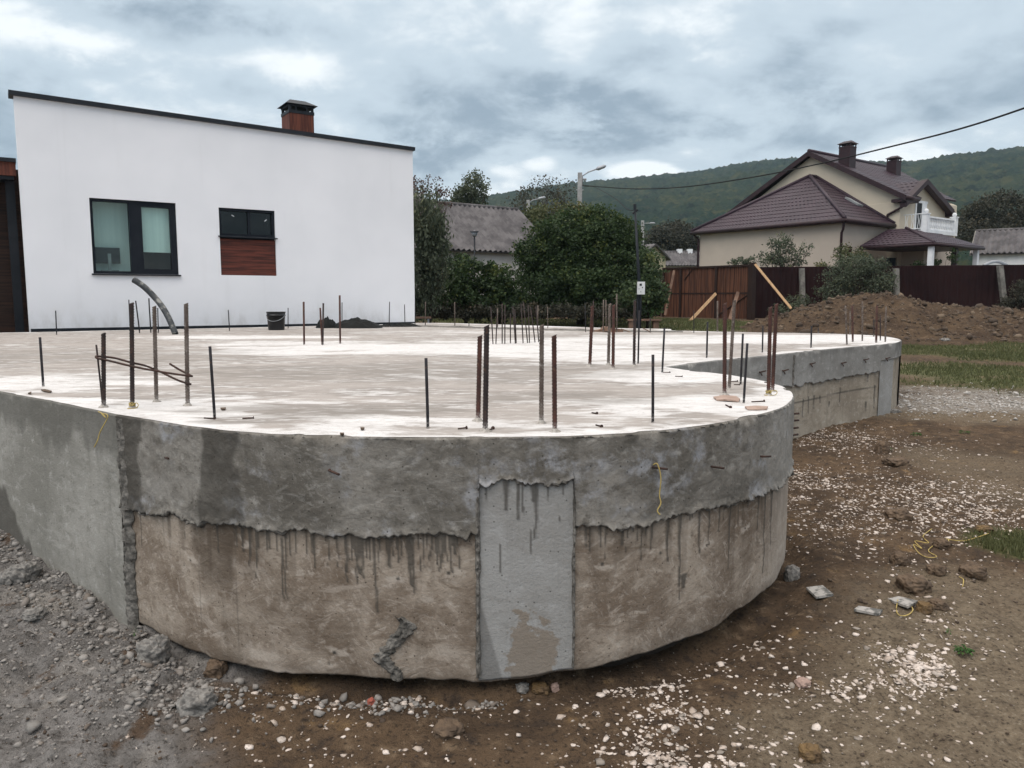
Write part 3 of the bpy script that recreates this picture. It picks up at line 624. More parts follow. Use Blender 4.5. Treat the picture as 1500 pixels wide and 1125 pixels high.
# ---- slab top
xs = np.arange(-9.8, 6.5, .09); 
def slab_top():
    pts = []
    allp = [Vector(p) for p in outline]
    ring = []
    for seg, dd in ((P_left, .05), (P_lobe, .02), (P_wing, .06), (P_back, .1), (P_rest, .5)):
        a, _, n = pathinfo(seg, dd); a = a - n * .008 + n * (eoff(a[:, 0], a[:, 1])[:, None] if dd < .2 else 0); ring += [tuple(q) for q in a[:-1]]
    ring.append((P_rest[-1][0], P_rest[-1][1]))
    ring = [q for i, q in enumerate(ring) if i == 0 or math.dist(q, ring[i - 1]) > .004]
    RA = np.array(ring)
    gX, gY = [], []
    y = 3.0
    while y < 17.5:
        st = .02 + .011 * (y - 3); st = min(st, .14)
        xx = np.arange(-9.6, 6.2, st * 1.1) if y > 6 else np.arange(-3.6, 3.2, st * 1.1)
        gX.append(xx + rng.uniform(-.2, .2, len(xx)) * st); gY.append(np.full(len(xx), y) + rng.uniform(-.2, .2, len(xx)) * st); y += st
    gX = np.concatenate(gX); gY = np.concatenate(gY)
    m = inside(gX, gY, RA); gX, gY = gX[m], gY[m]
    d = dist_poly(gX, gY, RA); m = d > .02; gX, gY = gX[m], gY[m]
    vs = [Vector(q) for q in ring] + [Vector((a, b)) for a, b in zip(gX, gY)]
    n = len(ring); ed = [(i, (i + 1) % n) for i in range(n)]
    v, e, f, *_ = delaunay_2d_cdt(vs, ed, [], 1, 1e-5)
    V = np.array([(q[0], q[1]) for q in v]); D = dist_poly(V[:, 0], V[:, 1], RA)
    z = ZT + .0008 + .008 * fbm(V[:, 0] * .9, V[:, 1] * .9, 160) * sm(D / .3) + .003 * fbm(V[:, 0] * 8, V[:, 1] * 8, 161) * sm(D / .05)
    z = z + .002 * fbm(V[:, 0] * 12, V[:, 1] * 12, 74, 3) * sm(1 - D / .03)
    # whitish laitance: along the rim and in long strips
    L = [(740, 618, 1.0, .16, .55), (250, 600, .5, .3, .8), (1040, 590, .9, .35, .75), (560, 512, 2.4, .9, .9), (450, 503, 1.5, .6, .7), (350, 494, 1.9, .5, .9), (1080, 496, 2.6, 1.2, 1.0), (900, 520, 1.2, .9, .7), (1000, 550, .9, .5, .8), (700, 508, 2, .9, .8), (80, 560, .9, .7, .8), (690, 487, 2, .9, .35),
         (860, 500, 2, 1, .6), (930, 478, 3, .7, 1), (1230, 495, 1.5, 1, .9), (470, 588, .5, .1, .5), (900, 605, .35, .25, .5), (360, 585, .25, .1, .4)]
    w = np.zeros(len(V)); e = fbm(V[:, 0] * 1.1, V[:, 1] * 2.4, 162) * 1.6 + fbm(V[:, 0] * 4, V[:, 1] * 9, 163) * .9
    for px, py, rx, ry, k_ in L:
        c = at(px, py, ZT); dd = ((V[:, 0] - c.x) / rx) ** 2 + ((V[:, 1] - c.y) / ry) ** 2; w = np.maximum(w, k_ * sm(1.3 - dd + e))
    w = np.maximum(w, .8 * sm(1.0 - D / (.15 + .012 * np.maximum(V[:, 1] - 3, 0)) + e * 1.6))
    dk = np.zeros(len(V)); e3 = fbm(V[:, 0] * 1.6, V[:, 1] * 4, 164) * 1.8 + fbm(V[:, 0] * 7, V[:, 1] * 16, 165)
    for px, py, rx, ry, k_ in [(470, 600, .85, .22, .7), (360, 618, .28, .07, .8), (850, 580, .7, .45, .7), (420, 612, .5, .07, .6), (150, 520, 1.8, 1.2, .55), (560, 545, 2.2, .9, .6), (820, 545, .9, .5, .45), (900, 493, 2.0, .8, .35), (500, 487, 2, .8, .4)]:
        c = at(px, py, ZT); dd = ((V[:, 0] - c.x) / rx) ** 2 + ((V[:, 1] - c.y) / ry) ** 2; dk = np.maximum(dk, k_ * sm(1.2 - dd + e3))
    m, t, p = material('slab_laitance'); v_ = t.pos()
    st = t.mapping(v_, scale=(1, 2.6, 1), rot=(0, 0, .25)); n1 = t.noise(st, 1.1, 8, .6, .6); n2 = t.noise(st, 7, 8, .65, .3); n3 = t.noise(v_, 60, 5, .65)
    grey = t.mix(t.ramp(n1, .38, .62), (.35, .32, .297), (.25, .228, .21)); grey = t.mix(t.m('MULTIPLY', t.ramp(n2, .52, .64), .7), grey, (.50, .47, .45))
    wm = t.ramp(t.m('ADD', t.attr('white'), t.m('MULTIPLY', t.m('SUBTRACT', t.m('ADD', n1, n2), .96), 2.6)), .15, .75)
    c = t.mix(wm, grey, t.mix(t.ramp(n2, .42, .62), (.655, .645, .64), (.55, .537, .53)))
    dm = t.m('MULTIPLY', t.attr('dark'), t.ramp(t.noise(t.mapping(st, loc=(3, 7, 0)), 3, 8, .65, .5), .32, .54))
    c = t.mix(dm, c, (.20, .182, .163))
    ck = t.noise(t.mapping(st, loc=(8, 2, 0)), 2.3, 10, .75, 1.2); line = t.ramp(t.m('ABSOLUTE', t.m('SUBTRACT', ck, .5)), .009, .002)
    c = t.mix(t.m('MULTIPLY', line, .5), c, (.2, .18, .16))
    c = t.mix(t.m('MULTIPLY', t.ramp(n3, .60, .72), .5), c, (.25, .215, .19)); c = t.mix(t.m('MULTIPLY', t.ramp(t.noise(v_, 21, 6, .7), .58, .72), .45), c, (.34, .30, .27))
    vo = t.new('ShaderNodeTexVoronoi', {'Vector': v_, 'Scale': 17.0}); c = t.mix(t.m('MULTIPLY', t.ramp(vo.outputs['Distance'], .09, .05), t.ramp(t.new('ShaderNodeSeparateColor', {0: vo.outputs['Color']}).outputs[0], .86, .9)), c, (.10, .08, .07))
    t.set(p.inputs['Base Color'], c); p.inputs['Roughness'].default_value = .8
    t.set(p.inputs['Normal'], t.bump(t.m('ADD', n3, t.m('MULTIPLY', n2, .8)), .5, .006))
    me = bpy.data.meshes.new('slab_top'); me.from_pydata([(a, b, c_) for (a, b), c_ in zip(V, z)], [], f); me.update(); me.shade_smooth()
    for nme, a in (('white', w), ('dark', dk)):
        q = me.attributes.new(nme, 'FLOAT', 'POINT'); q.data.foreach_set('value', a.astype(np.float32))
    link('slab_top', me, m, fnd)
slab_top()
# low raised rim strip of mortar at the far edge
far = [at(x, y, ZT) for x, y in [(612, 478), (680, 480), (760, 482.5), (850, 484.5), (930, 486), (1000, 486.5)]]
V = []; nr = 160; fp = smooth_path(far, 8); fa, fs_, fn = pathinfo(fp, .06)
for i in range(len(fa)):
    for c in range(7):
        u = c / 6 * 2 - 1; h = .03 * (1 - u * u) * (1 + 1.6 * float(fbm(np.array([fs_[i] * 3.]), np.array([u * 1.5]), 170)[0])) - .004
        V.append((fa[i, 0] + fn[i, 0] * u * .16, fa[i, 1] + fn[i, 1] * u * .16, ZT + h))
npmesh('mortar_ridge', V, grid_faces(len(fa), 7), M['mortar'], fnd, True)

# wall ties poking out of the walls (parts of the foundation)
def tie(px, py, ln, A_, s_, N_, sf_, zf_, bend, r=.005, dirs=1):
    ss = sf_(px); x = np.interp(ss, s_, A_[:, 0]); y = np.interp(ss, s_, A_[:, 1]); n = Vector((np.interp(ss, s_, N_[:, 0]), np.interp(ss, s_, N_[:, 1]), 0)); tt = Vector((-n.y, n.x, 0)) * dirs
    p = Vector((x, y, zf_(px, py))); MB().tube([p - n * .02, p + n * .012, p + n * .022 + tt * ln * .5 + Vector((0, 0, bend * .5)), p + n * .03 + tt * ln + Vector((0, 0, bend))], r, 7).build('wall_tie', M['wire_rust'], fnd, True)
for px, py, ln, b in [(243, 670, .055, .006), (482, 688, .05, -.012), (957, 684, .055, -.008), (1044, 683, .05, -.01), (1116, 668, .05, -.004)]:
    tie(px, py, ln, A, s, N, s_of, z_of, b)
for px, py in [(1113, 545), (1147, 543), (1187, 533), (1233, 532), (1266, 527), (1298, 525)]:
    tie(px, py, .07, Aw, sw, Nw, sw_of, zw, .01, .007)
    tie(px, py, .004, Aw, sw, Nw, sw_of, zw, -.035, .006)
for px, py in [(1163, 606), (1163, 616), (1163, 627), (1163, 637)]:
    tie(px, py, .1, Aw, sw, Nw, sw_of, zw, -.004, .011)

# ------------------------------------------------------------------ rebars
GRP = {'n': 'starter bars standing on the slab'}
def rebar(name, xb, yb, xt, yt, r, mat, ribbed, label, group, wob=0.0):
    B = at(xb, yb, ZT); T = atY(xt, yt, B.y); lean = random.uniform(-.01, .01)
    L = (T - B).length; d = (T - B).normalized(); mb = MB()
    if ribbed:
        step = .007 if B.y < 6 else .012; n = int(L / step); P = []; Rr = []
        for i in range(n + 1):
            t = i / n; P.append(Vector((0, 0, -.02)) * (i == 0) + (T - B) * t + Vector((wob * math.sin(t * 3.1), 0, 0))); Rr.append(r * (1.17 if (i % 2) else .90))
        nn = 9
        b = len(mb.v); mb.tube(P, Rr, nn)
        # slanted ribs: shear each ring
        a = Vector((1, 0, 0))
        vs = []
        for i, v in enumerate(mb.v):
            v = Vector(v); k = i // nn; c = P[min(k, n)]; vs.append(tuple(v + d * ((v - c).x * .45)))
        mb.v = vs
    else:
        mb.tube([Vector((0, 0, -.02)), (T - B) * .33 + Vector((wob, 0, 0)), (T - B) * .66 + Vector((wob, 0, 0)), T - B], r, 8)
    o = mb.build(name, M[mat], None, True); o.location = B
    tag(o, label, 'steel bar', group)
    if r >= .0095 and B.y < 7:
        k = 14; pr = [(2.6, -.002), (2.1, .004), (1.5, .009), (.95, .016)]
        vs = [(r * a * (1 + .3 * random.uniform(-1, 1)) * math.cos(2 * math.pi * i / k), r * a * (1 + .3 * random.uniform(-1, 1)) * math.sin(2 * math.pi * i / k), h + random.uniform(-.002, .003) * (a < 2)) for a, h in pr for i in range(k)]
        MB().add(vs, [(j * k + i, j * k + (i + 1) % k, (j + 1) * k + (i + 1) % k, (j + 1) * k + i) for j in range(3) for i in range(k)]).build('mortar_collar', M['mortar_pale'], o, True)
    return o
g1 = 'wired starter bars at the left'; gt = 'thin rods along the slab edge'; gc = 'row of thin rods mid slab'; gm = 'starter bars in the middle foreground'; gr = 'starter bars at the right lobe'; gw = 'rods on the far right wing'; gf = 'starter bars before the grass'
RB = [
 (83, 490.5, 81.5, 455, .0085, 'rod_dark', 0, 'thin dark rod in front of the left end of the white wall', gt),
 (63.5, 566, 58.5, 494, .0075, 'rod_dark', 0, 'smooth dark rod nearest the left edge of the photo, leaning slightly', gt),
 (151, 596, 141, 505, .0045, 'rust_dark', 0, 'thin bar leaning against the leftmost thick wired bar', g1),
 (152, 597, 151.7, 488, .0105, 'rust_dark', 1, 'thick brown bar, leftmost and shortest of the four wired together', g1),
 (191, 488, 188.7, 439, .0085, 'rod_dark', 0, 'thin far rod almost hidden behind the ribbed bar with yellow twine', gt),
 (194, 598.5, 192.8, 444, .0105, 'rust_dark', 1, 'tall dark ribbed bar with yellow twine tied round its foot', g1),
 (204.8, 488, 198.7, 440.5, .0105, 'rod_dark', 0, 'thin leaning rod right of the tall twine-tied ribbed bar', gt),
 (221, 487.5, 218, 437, .0105, 'rod_dark', 0, 'thin upright rod beside the curved hose, left of it', gt),
 (229.3, 589, 226, 449, .010, 'rust_dust', 1, 'dusty thick bar standing third from left in the wired set', g1),
 (232, 488, 231, 451, .0085, 'rod_dark', 0, 'thin far rod just right of the dusty third wired bar', gt),
 (275, 594.5, 272.5, 445, .0105, 'rust_dust', 1, 'tall thick bar at the right end of the wired set', g1),
 (314.7, 613, 307.5, 507.5, .0068, 'rod_dark', 0, 'smooth dark rod near the slab edge right of the wired set', gt),
 (336.3, 485, 334.4, 454, .0085, 'rod_dark', 0, 'thin far rod under the wood panel of the white house', gt),
 (422, 481.5, 422, 451, .0085, 'rod_dark', 0, 'thin rod just right of the black bucket', gt),
 (445.6, 505, 444.8, 442, .0125, 'rust_red', 0, 'rusty bar right of the bucket, alone', gm),
 (472, 505, 469, 451, .011, 'rust_red', 0, 'shorter rusty bar of the touching pair before the tarp', gm),
 (472.8, 505.5, 473.6, 444, .011, 'rust_dark', 0, 'taller rusty bar of the touching pair before the tarp', gm),
 (498.4, 503.5, 497.6, 432.5, .0125, 'rust_red', 0, 'tall rusty bar standing before the heap of black tarp', gm),
 (501, 479.5, 501, 443, .0085, 'rod_dark', 0, 'thin rod just behind the tall bar before the tarp', gt),
 (570, 479, 570.7, 442, .0085, 'rod_dark', 0, 'thin rod before the white wall, left of two near its right corner', gt),
 (593.3, 477, 592.5, 446, .0085, 'rod_dark', 0, 'thin rod before the white wall, closest to its right corner', gt),
 (608, 477, 608, 445, .0085, 'rod_dark', 0, 'thin rod standing exactly at the right corner of the white house', gt),
 (623, 478, 623.3, 442, .009, 'rust_dust', 0, 'pale dusty rod first to the right of the white house', gt),
 (666.4, 479, 666, 442.7, .009, 'rust_dust', 0, 'lone dusty rod before the bushes right of the white house', gt),
 (687, 479.5, 687, 473, .008, 'rod_dark', 0, 'very short rod stub on the far edge of the slab', gt),
 (627, 627, 624, 524.5, .0068, 'rod_dark', 0, 'smooth dark rod near the front edge, left of the central thick bars', gt),
 (700.3, 616.5, 703, 492, .0105, 'rust_red', 1, 'reddish ribbed bar left and behind of the darkest central bar', gm),
 (710.7, 632, 713, 477, .0110, 'rust_dark', 1, 'darkest thick ribbed bar at the centre front edge', gm),
 (793, 620, 793.6, 476, .0100, 'rust_dust', 1, 'dusty grey-brown ribbed bar left of the rust-red one at the centre', gm),
 (812.8, 632.5, 811.7, 491.5, .0100, 'rust_red', 1, 'rust-red bar at the front edge, right end of the central four', gm),
 (868.5, 487, 869.3, 440.5, .010, 'rust_dark', 0, 'thin far bar peeking above the reddish leaning bar', gf),
 (864, 536.5, 867.7, 448, .0135, 'rust_red', 1, 'reddish leaning bar, leftmost of the three thick ones mid slab', gr),
 (858, 486.7, 857, 447.5, .0075, 'rod_dark', 0, 'thin dark rod left of the three thick bars mid slab', gf),
 (883.5, 486.7, 884, 439, .010, 'rust_dust', 0, 'pale far rod, left of the close pair behind the thick bars', gf),
 (888, 486.7, 887.5, 439.5, .010, 'rust_dust', 0, 'pale far rod, right of the close pair behind the thick bars', gf),
 (891.2, 534.7, 893.3, 445, .0125, 'rust_dust', 1, 'dusty thick bar between two reddish ones mid slab', gr),
 (898, 540.8, 899, 446.7, .0125, 'rust_red', 1, 'dark red thick bar, rightmost of the three mid slab', gr),
 (903.5, 486.7, 903.5, 430.4, .0105, 'rust_dust', 0, 'tallest pale rod behind the thick bars, against the dark trees', gf),
 (928.8, 536.8, 930, 439.5, .0115, 'rust_dark', 1, 'thick brown bar standing just below the white meter box', gr),
 (934.7, 532.8, 936.5, 454.7, .0075, 'rod_dark', 0, 'thin dark rod right beside the thick bar under the meter box', gr),
 (970, 545.9, 973.3, 480.8, .0075, 'rod_dark', 0, 'smooth dark rod at the inner corner where the two lobes meet', gt),
 (956.3, 619.2, 956.5, 519.5, .0065, 'rod_dark', 0, 'smooth dark rod near the front edge on the right lobe', gt),
 (1035.2, 524.3, 1036.5, 471.5, .0085, 'rod_dark', 0, 'dark rod on the wing left of the two tall gate-side bars', gw),
 (1051, 486, 1051, 440.8, .014, 'rust_dust', 0, 'pale stake-like bar before the wooden gate', gf),
 (1016.5, 487.5, 1016.3, 454.7, .007, 'rod_dark', 0, 'very thin rod before the gate beside the slanted plank', gf),
 (952.5, 487.5, 952.5, 465, .008, 'rod_dark', 0, 'short rod before the old plank bench beyond the slab', gf),
 (1061.3, 579.2, 1061.9, 444.8, .0110, 'rust_red', 1, 'tall reddish ribbed bar, left of the crossing pair on the right lobe', gr),
 (1068, 571.5, 1076, 440, .0095, 'rust_dust', 1, 'tall pale dusty bar leaning right beside the reddish ribbed one', gr),
 (1084.8, 563.5, 1088.3, 488.8, .0068, 'rod_dark', 0, 'smooth dark rod, farther of the two right of the leaning dusty bar', gr),
 (1089.3, 590.7, 1094.7, 503, .0065, 'rod_dark', 0, 'smooth dark rod standing between the two pinkish boards', gr),
 (1116.8, 516.5, 1117.6, 477.3, .008, 'rod_dark', 0, 'dark rod on the wing just left of the twine-tied pair', gw),
 (1125.6, 579.2, 1128.5, 450, .0105, 'rust_red', 1, 'thick red bar of the right lobe tied with yellow twine', gr),
 (1131.5, 573.9, 1137.3, 445.3, .0105, 'rust_red', 1, 'thick red bar rightmost on the near lobe, behind the twine-tied one', gr),
 (1188, 509.3, 1188.8, 477.3, .0095, 'rod_dark', 0, 'dark rod alone on the middle of the wing edge', gw),
 (1198.7, 488.5, 1198.7, 480, .009, 'rod_dark', 0, 'short stub rod on the far edge of the wing', gw),
 (802.5, 481, 802, 449, .008, 'rust_dust', 0, 'lone thin rod right of the row of thin rods, before the big tree', gf),
 (728.7, 480, 728.7, 451, .012, 'rust_dust', 0, 'pale far bar behind the left end of the thin row', gf),
 (787.3, 480, 788, 447.3, .012, 'rust_dust', 0, 'pale far bar behind the right end of the thin row', gf),
 (1240.8, 504.8, 1238.4, 448, .010, 'rust_dust', 0, 'pale rod, leftmost of the far right wing cluster', gw),
 (1245.3, 490, 1245.3, 456, .010, 'rust_dust', 0, 'faint thin rod behind the left pair of the far right wing cluster', gw),
 (1249.3, 500.8, 1248.5, 448, .0125, 'rust_red', 0, 'reddish bar second in the far right wing cluster', gw),
 (1263.2, 499.5, 1263.5, 441, .0105, 'rust_dust', 0, 'tallest rod of the far right wing cluster, standing alone', gw),
 (1280, 493, 1280, 467, .009, 'rust_dark', 0, 'short far rod left of the dark red bar on the wing tip', gw),
 (1283.5, 502, 1284.5, 448, .0135, 'rust_red', 0, 'dark red bar near the tip of the wing', gw),
 (1289.6, 499, 1289.6, 461, .009, 'rust_dark', 0, 'thin short rod between the dark red bar and the last pale rod', gw),
 (1296.8, 500.8, 1297.9, 448.8, .011, 'rust_dust', 0, 'pale rod rightmost of all bars on the wing tip', gw),
]
row = [(722.3, 504, 719, 449.6), (726.3, 504, 728, 466), (735.6, 503.7, 735.7, 444.7), (739.5, 503.7, 739.7, 446.7), (747.7, 503, 747.7, 458.7), (755, 503.3, 751.3, 449.3), (756.3, 503, 754, 453), (766.4, 503, 763.3, 445.3),
       (773, 502.4, 766.7, 443.3), (775.7, 502.4, 773.7, 446.7), (784, 501.6, 777, 450), (789.3, 501.3, 785, 449.3)]
ordn = ['first', 'second', 'third', 'fourth', 'fifth', 'sixth', 'seventh', 'eighth', 'ninth', 'tenth', 'eleventh', 'twelfth']
for i, (a, b, c, d) in enumerate(row):
    RB.append((a, b, c, d, .0075, 'rust_dark', 0, 'thin rod, %s from the left in the dense row mid slab' % ordn[i], gc))
for q in RB: rebar('rebar', *q)

# bent tie wires joining the left bars
B0 = at(152, 597, ZT); B1 = at(194, 598.5, ZT); B2 = at(229.3, 589, ZT); B3 = at(275, 594.5, ZT)
def ppl(L): return smooth_path([atY(x, y, Y) for x, y, Y in L], 6)
yA, yB, yC = B0.y, B1.y, B3.y
w = MB(); w.tube(ppl([(249, 533, yC + .08), (262, 541, yC + .03), (277, 549, yC - .01), (279, 551, yC - .015), (240, 545.5, yB + .02), (195, 537, yB - .02), (158, 528, yA - .016), (143, 525, yA - .02), (141, 522, yA), (150, 522.5, yA + .03),
                      (168, 524.5, yA + .05), (192, 531, yB + .03), (212, 535.5, yB + .1), (226, 541, B2.y + .005), (238, 546, yC + .02), (252, 553, yC), (266, 559, yC - .012), (280, 563, yC - .014)]), .0056, 7)
o = w.build('bent_wire', M['wire_rust'], None, True, origin=tuple(atY(195, 537, yB))); tag(o, 'rusty bent wire loop tying the four left bars together', 'wire')

def twine(px, py, r, lab, tails, Yoff=0):
    c = at(px, py, ZT); pts = []
    for k in range(30): t = k / 30 * 6 * math.pi; pts.append(c + Vector((math.cos(t) * r * (1 + .08 * math.sin(k)), math.sin(t) * r, .012 + .018 * (k / 30) + .003 * math.sin(k * 2.3))))
    last = pts[-1]
    for dx, dy, dz in tails: pts.append(c + Vector((dx, dy, dz)))
    mb = MB().tube(smooth_path(pts, 3), .0022, 5); o = mb.build('twine', M['twine'], None, True, origin=tuple(c)); tag(o, lab, 'twine', 'yellow twine'); return o
twine(194, 598.5, .014, 'yellow twine wound round the foot of the dark ribbed bar at left', [(.03, -.01, .03), (.035, -.01, .015), (.02, -.015, .004), (-.01, -.03, .004)])
twine(1125.6, 579.2, .015, 'yellow twine wound round the foot of the red bar at the right lobe', [(.04, -.01, .03), (.045, -.01, .012), (.02, -.02, .003), (-.03, -.02, .004)])
def string3(name, P, r, mat, lab, cat, group=None):
    o = MB().tube(smooth_path(P, 6), r, 5).build(name, mat, None, True, origin=tuple(P[0])); tag(o, lab, cat, group); return o
yE = float(np.interp(s_of(960), s, A[:, 1])) - .02
string3('twine', [atY(957, 681, yE), atY(963, 680, yE - .012), atY(968, 700, yE - .01), atY(966, 725, yE - .004), atY(968, 737, yE - .006), atY(963, 748, yE - .01), atY(967, 754, yE - .012)], .0028, M['twine'], 'yellow twine hanging from a wall tie on the curved band', 'twine', 'yellow twine')
yE = float(corner.y) - .035
string3('twine', [atY(144, 603, yE + .08), atY(150, 606, yE + .02), atY(155, 612, yE - .015), atY(149, 606, yE), atY(158, 610, yE - .01), atY(147, 632, yE), atY(143, 645, yE), atY(138, 655, yE + .01)], .0028, M['twine'], 'frayed yellow twine caught on the slab corner at left', 'twine', 'yellow twine')
# nails and boards on the slab
def nail(x0, y0, x1, y1, lab, r=.0035):
    a = at(x0, y0, ZT + .004); b = at(x1, y1, ZT + .005); d = (b - a).normalized()
    mb = MB().tube([a, b], r, 6).tube([b, b + d * .003], r * 2.4, 8); o = mb.build('nail', M['wire_rust'], None, origin=tuple(a)); tag(o, lab, 'nail', 'nails scattered on the slab')
for q in [(671, 628, 683, 626.5, 'dark nail on the slab just left of the darkest central bar'), (716, 631, 722, 627, 'nail at the foot of the darkest central bar'), (1101, 588.5, 1119, 587.5, 'long nail between the two pinkish boards at the right'),
          (1063, 593, 1070, 596.5, 'small nail just below the larger pinkish board'), (867, 604.5, 874, 605.5, 'dark nail left of the front rod on the right lobe'), (873, 622.5, 881, 624.5, 'rusty nail near the front edge right of the red bar'),
          (989, 551.2, 999, 551.5, 'nail on the slab right of the inner corner rod'), (971, 546, 981, 545.5, 'nail lying at the foot of the inner corner rod'), (1075, 563.5, 1083, 563.5, 'nail left of the farther smooth rod on the right lobe'),
          (299, 612.3, 314, 613, 'nail lying at the foot of the smooth rod near the wired set'), (355, 613, 371, 612, 'nail alone on the slab right of the smooth rod near the wired set'), (1120, 560, 1127, 561, 'nail behind the twine-tied red bar at right'),
          (1068, 559, 1080, 558.5, 'nail on the slab behind the leaning dusty bar')]: nail(*q)
def slabpiece(name, poly, th, mat, lab, cat, z=ZT + .003, group=None, curl=0):
    P = [at(x, y, z) for x, y in poly]; c = sum(P, Vector()) / len(P); n = len(P)
    vs = [p + Vector((0, 0, curl * (i % 2))) for i, p in enumerate(P)] + [p + Vector((0, 0, th + curl * (i % 2))) for i, p in enumerate(P)]
    o = MB().add(vs, [tuple(range(n))[::-1], tuple(range(n, 2 * n))] + [(i, (i + 1) % n, (i + 1) % n + n, i + n) for i in range(n)]).build(name, mat, None, origin=tuple(c)); tag(o, lab, cat, group); return o
slabpiece('board', [(1045, 583), (1060, 581.5), (1078, 582), (1084, 587), (1082, 589), (1064, 588), (1050, 587)], .008, M['board'], 'larger pinkish board scrap between bars on the right lobe', 'board', group='pinkish board scraps', curl=.004)
slabpiece('board', [(1091, 597), (1108, 596), (1125, 597), (1123, 600.5), (1108, 601), (1095, 600.5)], .007, M['board'], 'smaller pinkish board scrap nearest the edge of the right lobe', 'board', group='pinkish board scraps')
for q, lab in (([(60, 572), (66, 571.5), (76, 574), (74, 575.5), (64, 574)], 'dark splinter on the slab below the leftmost smooth rod'), ([(41, 577), (46, 575), (45, 578)], 'tiny dark chip at the far left of the slab'), ([(323, 599), (331, 598.5), (330, 601), (325, 601)], 'dark crumb on the slab right of the smooth rod near the wired set'),
               ([(498, 636), (504, 636), (504, 637.5), (499, 637.5)], 'dark crumb on the front edge left of centre'), ([(528, 628), (534, 628), (533, 630), (529, 630)], 'dark crumb left of the smooth front rod')):
    slabpiece('debris', q, .007, M['clod'], lab, 'debris', group='crumbs on the slab')
# debris pile far
mb = MB()
for k in range(6):
    c = at(878 + k * 4 + random.uniform(-1, 1), 486 + random.uniform(-.5, .5), ZT); mb.box(-.16, .16, -.05, .05, .0, .025 + .02 * (k % 3), T=lambda x, y, z, c=c, a=k * .7: c + Vector((x * math.cos(a) - y * math.sin(a), x * math.sin(a) + y * math.cos(a), z + x * .12)))
o = mb.build('scrap_pile', M['oldwood']); tag(o, 'small pile of dark scrap at the far slab edge before the trees', 'scrap pile')
for (x0, y0, x1, y1), lab in (((910, 482, 924, 487), 'slanted thin stick on the far slab edge left of the meter pole'), ((942, 481, 954, 487), 'slanted thin stick on the far slab edge right of the meter pole')):
    string3('stick', [atY(x0, y0, 12.9), atY((x0 + x1) / 2, (y0 + y1) / 2 - .3, 12.85), atY(x1, y1, 12.8)], .008, M['oldwood'], lab, 'stick', 'sticks at the far slab edge')

# hose, bucket, tarp
hs = [(257, 489, 12.0), (248, 468, 12.1), (238, 450, 12.2), (226, 435, 12.3), (212, 421, 12.3), (201, 413, 12.3), (195.5, 410, 12.3)]
o = MB().tube(smooth_path([atY(*q) for q in hs], 6), .047, 14).build('hose', M['hose'], None, True, origin=tuple(atY(257, 489, 12))); tag(o, 'curved dusty black pipe rising from the slab before the white wall', 'pipe')
c = at(405, 483.5, ZT); bk = empty('bucket', c); tag(bk, 'black plastic bucket on the slab before the white wall', 'bucket')
mb = MB(); n = 28; prof = [(.0, .0), (.135, .0), (.14, .02), (.155, .25), (.165, .25), (.165, .268), (.158, .27), (.162, .31), (.168, .315), (.168, .325), (.155, .325), (.13, .03), (0, .03)]
vs = [(r * math.cos(2 * math.pi * k / n), r * math.sin(2 * math.pi * k / n), z) for r, z in prof for k in range(n)]
fs = [(i * n + k, i * n + (k + 1) % n, (i + 1) * n + (k + 1) % n, (i + 1) * n + k) for i in range(len(prof) - 1) for k in range(n)]
mb.add(vs, fs).build('tub', M['plastic'], bk, True)
MB().tube([(.165 * math.cos(t), -.168 * abs(math.sin(t)) , .28 - .12 * math.sin(t)) for t in [math.pi * k / 12 for k in range(13)]], .004, 6).build('handle', M['steel'], bk, True)
def tarp(name, cx, cy, w, d, h, seed, lab, z0=ZT):
    nx, ny = 70, 34; u, v = np.meshgrid(np.linspace(-1, 1, nx), np.linspace(-1, 1, ny)); r = np.sqrt(u ** 2 + v ** 2)
    c = at(cx, cy, z0)
    H = h * np.clip(1 - r ** 2.4, 0, 1) ** .6 * (.7 + .9 * fbm(u * 1.6, v * 1.2, seed, 2)) + .10 * np.abs(fbm(u * 4 + v * 3, v * 3, seed + 1, 3)) * np.clip(1.1 - r, 0, 1) * 2
    k = 1 + .25 * fbm(u * 2, v * 2, seed + 3)
    o = npmesh(name, np.c_[(u * w * k).ravel(), (v * d * k).ravel(), (H - .004).ravel()], grid_faces(ny, nx), M['tarp'], None, True); o.location = c; tag(o, lab, 'tarp', 'crumpled black sheeting by the white wall')
tarp('tarp', 479, 480.5, .20, .2, .19, 201, 'rounded black bundle left of the crumpled tarp before the white wall')
tarp('tarp', 522, 480.5, .50, .26, .18, 205, 'long crumpled black tarp heap at the foot of the white wall')
tarp('tarp', 580, 478.5, .52, .2, .07, 209, 'flat strip of black sheeting at the white wall corner')

# ------------------------------------------------------------------ white modern house
WZ = 1.0
Aw_ = at(43.5, 488, WZ); Bw_ = at(608, 476.2, WZ)
e = (Bw_ - Aw_).normalized(); nrm = Vector((e.y, -e.x, 0)); LEN = (Bw_ - Aw_).length
def H(a, d, z): return Aw_ + e * a + nrm * d + Vector((0, 0, z))     # d>0 towards camera
def hit(px, py, off=0):
    d = Vector(ray(px, py)); o_ = Vector((0, 0, CAMZ)); t = (Aw_ + nrm * off - o_).dot(nrm) / d.dot(nrm); p = o_ + d * t
    return (p - Aw_).dot(e), p.z - WZ
house = empty('modern_house', Aw_); house.location = (0, 0, 0); tag(house, 'white rendered house with black mono-pitch roof edge beside the slab', 'house')
zl = hit(27, 141)[1]; zr = hit(603.5, 221)[1]
def rz(a): return zl + (zr - zl) * a / LEN
def rect(L): A4 = [hit(*q) for q in L]; return ((A4[0][0] + A4[3][0]) / 2, (A4[1][0] + A4[2][0]) / 2, (A4[2][1] + A4[3][1]) / 2, (A4[0][1] + A4[1][1]) / 2)
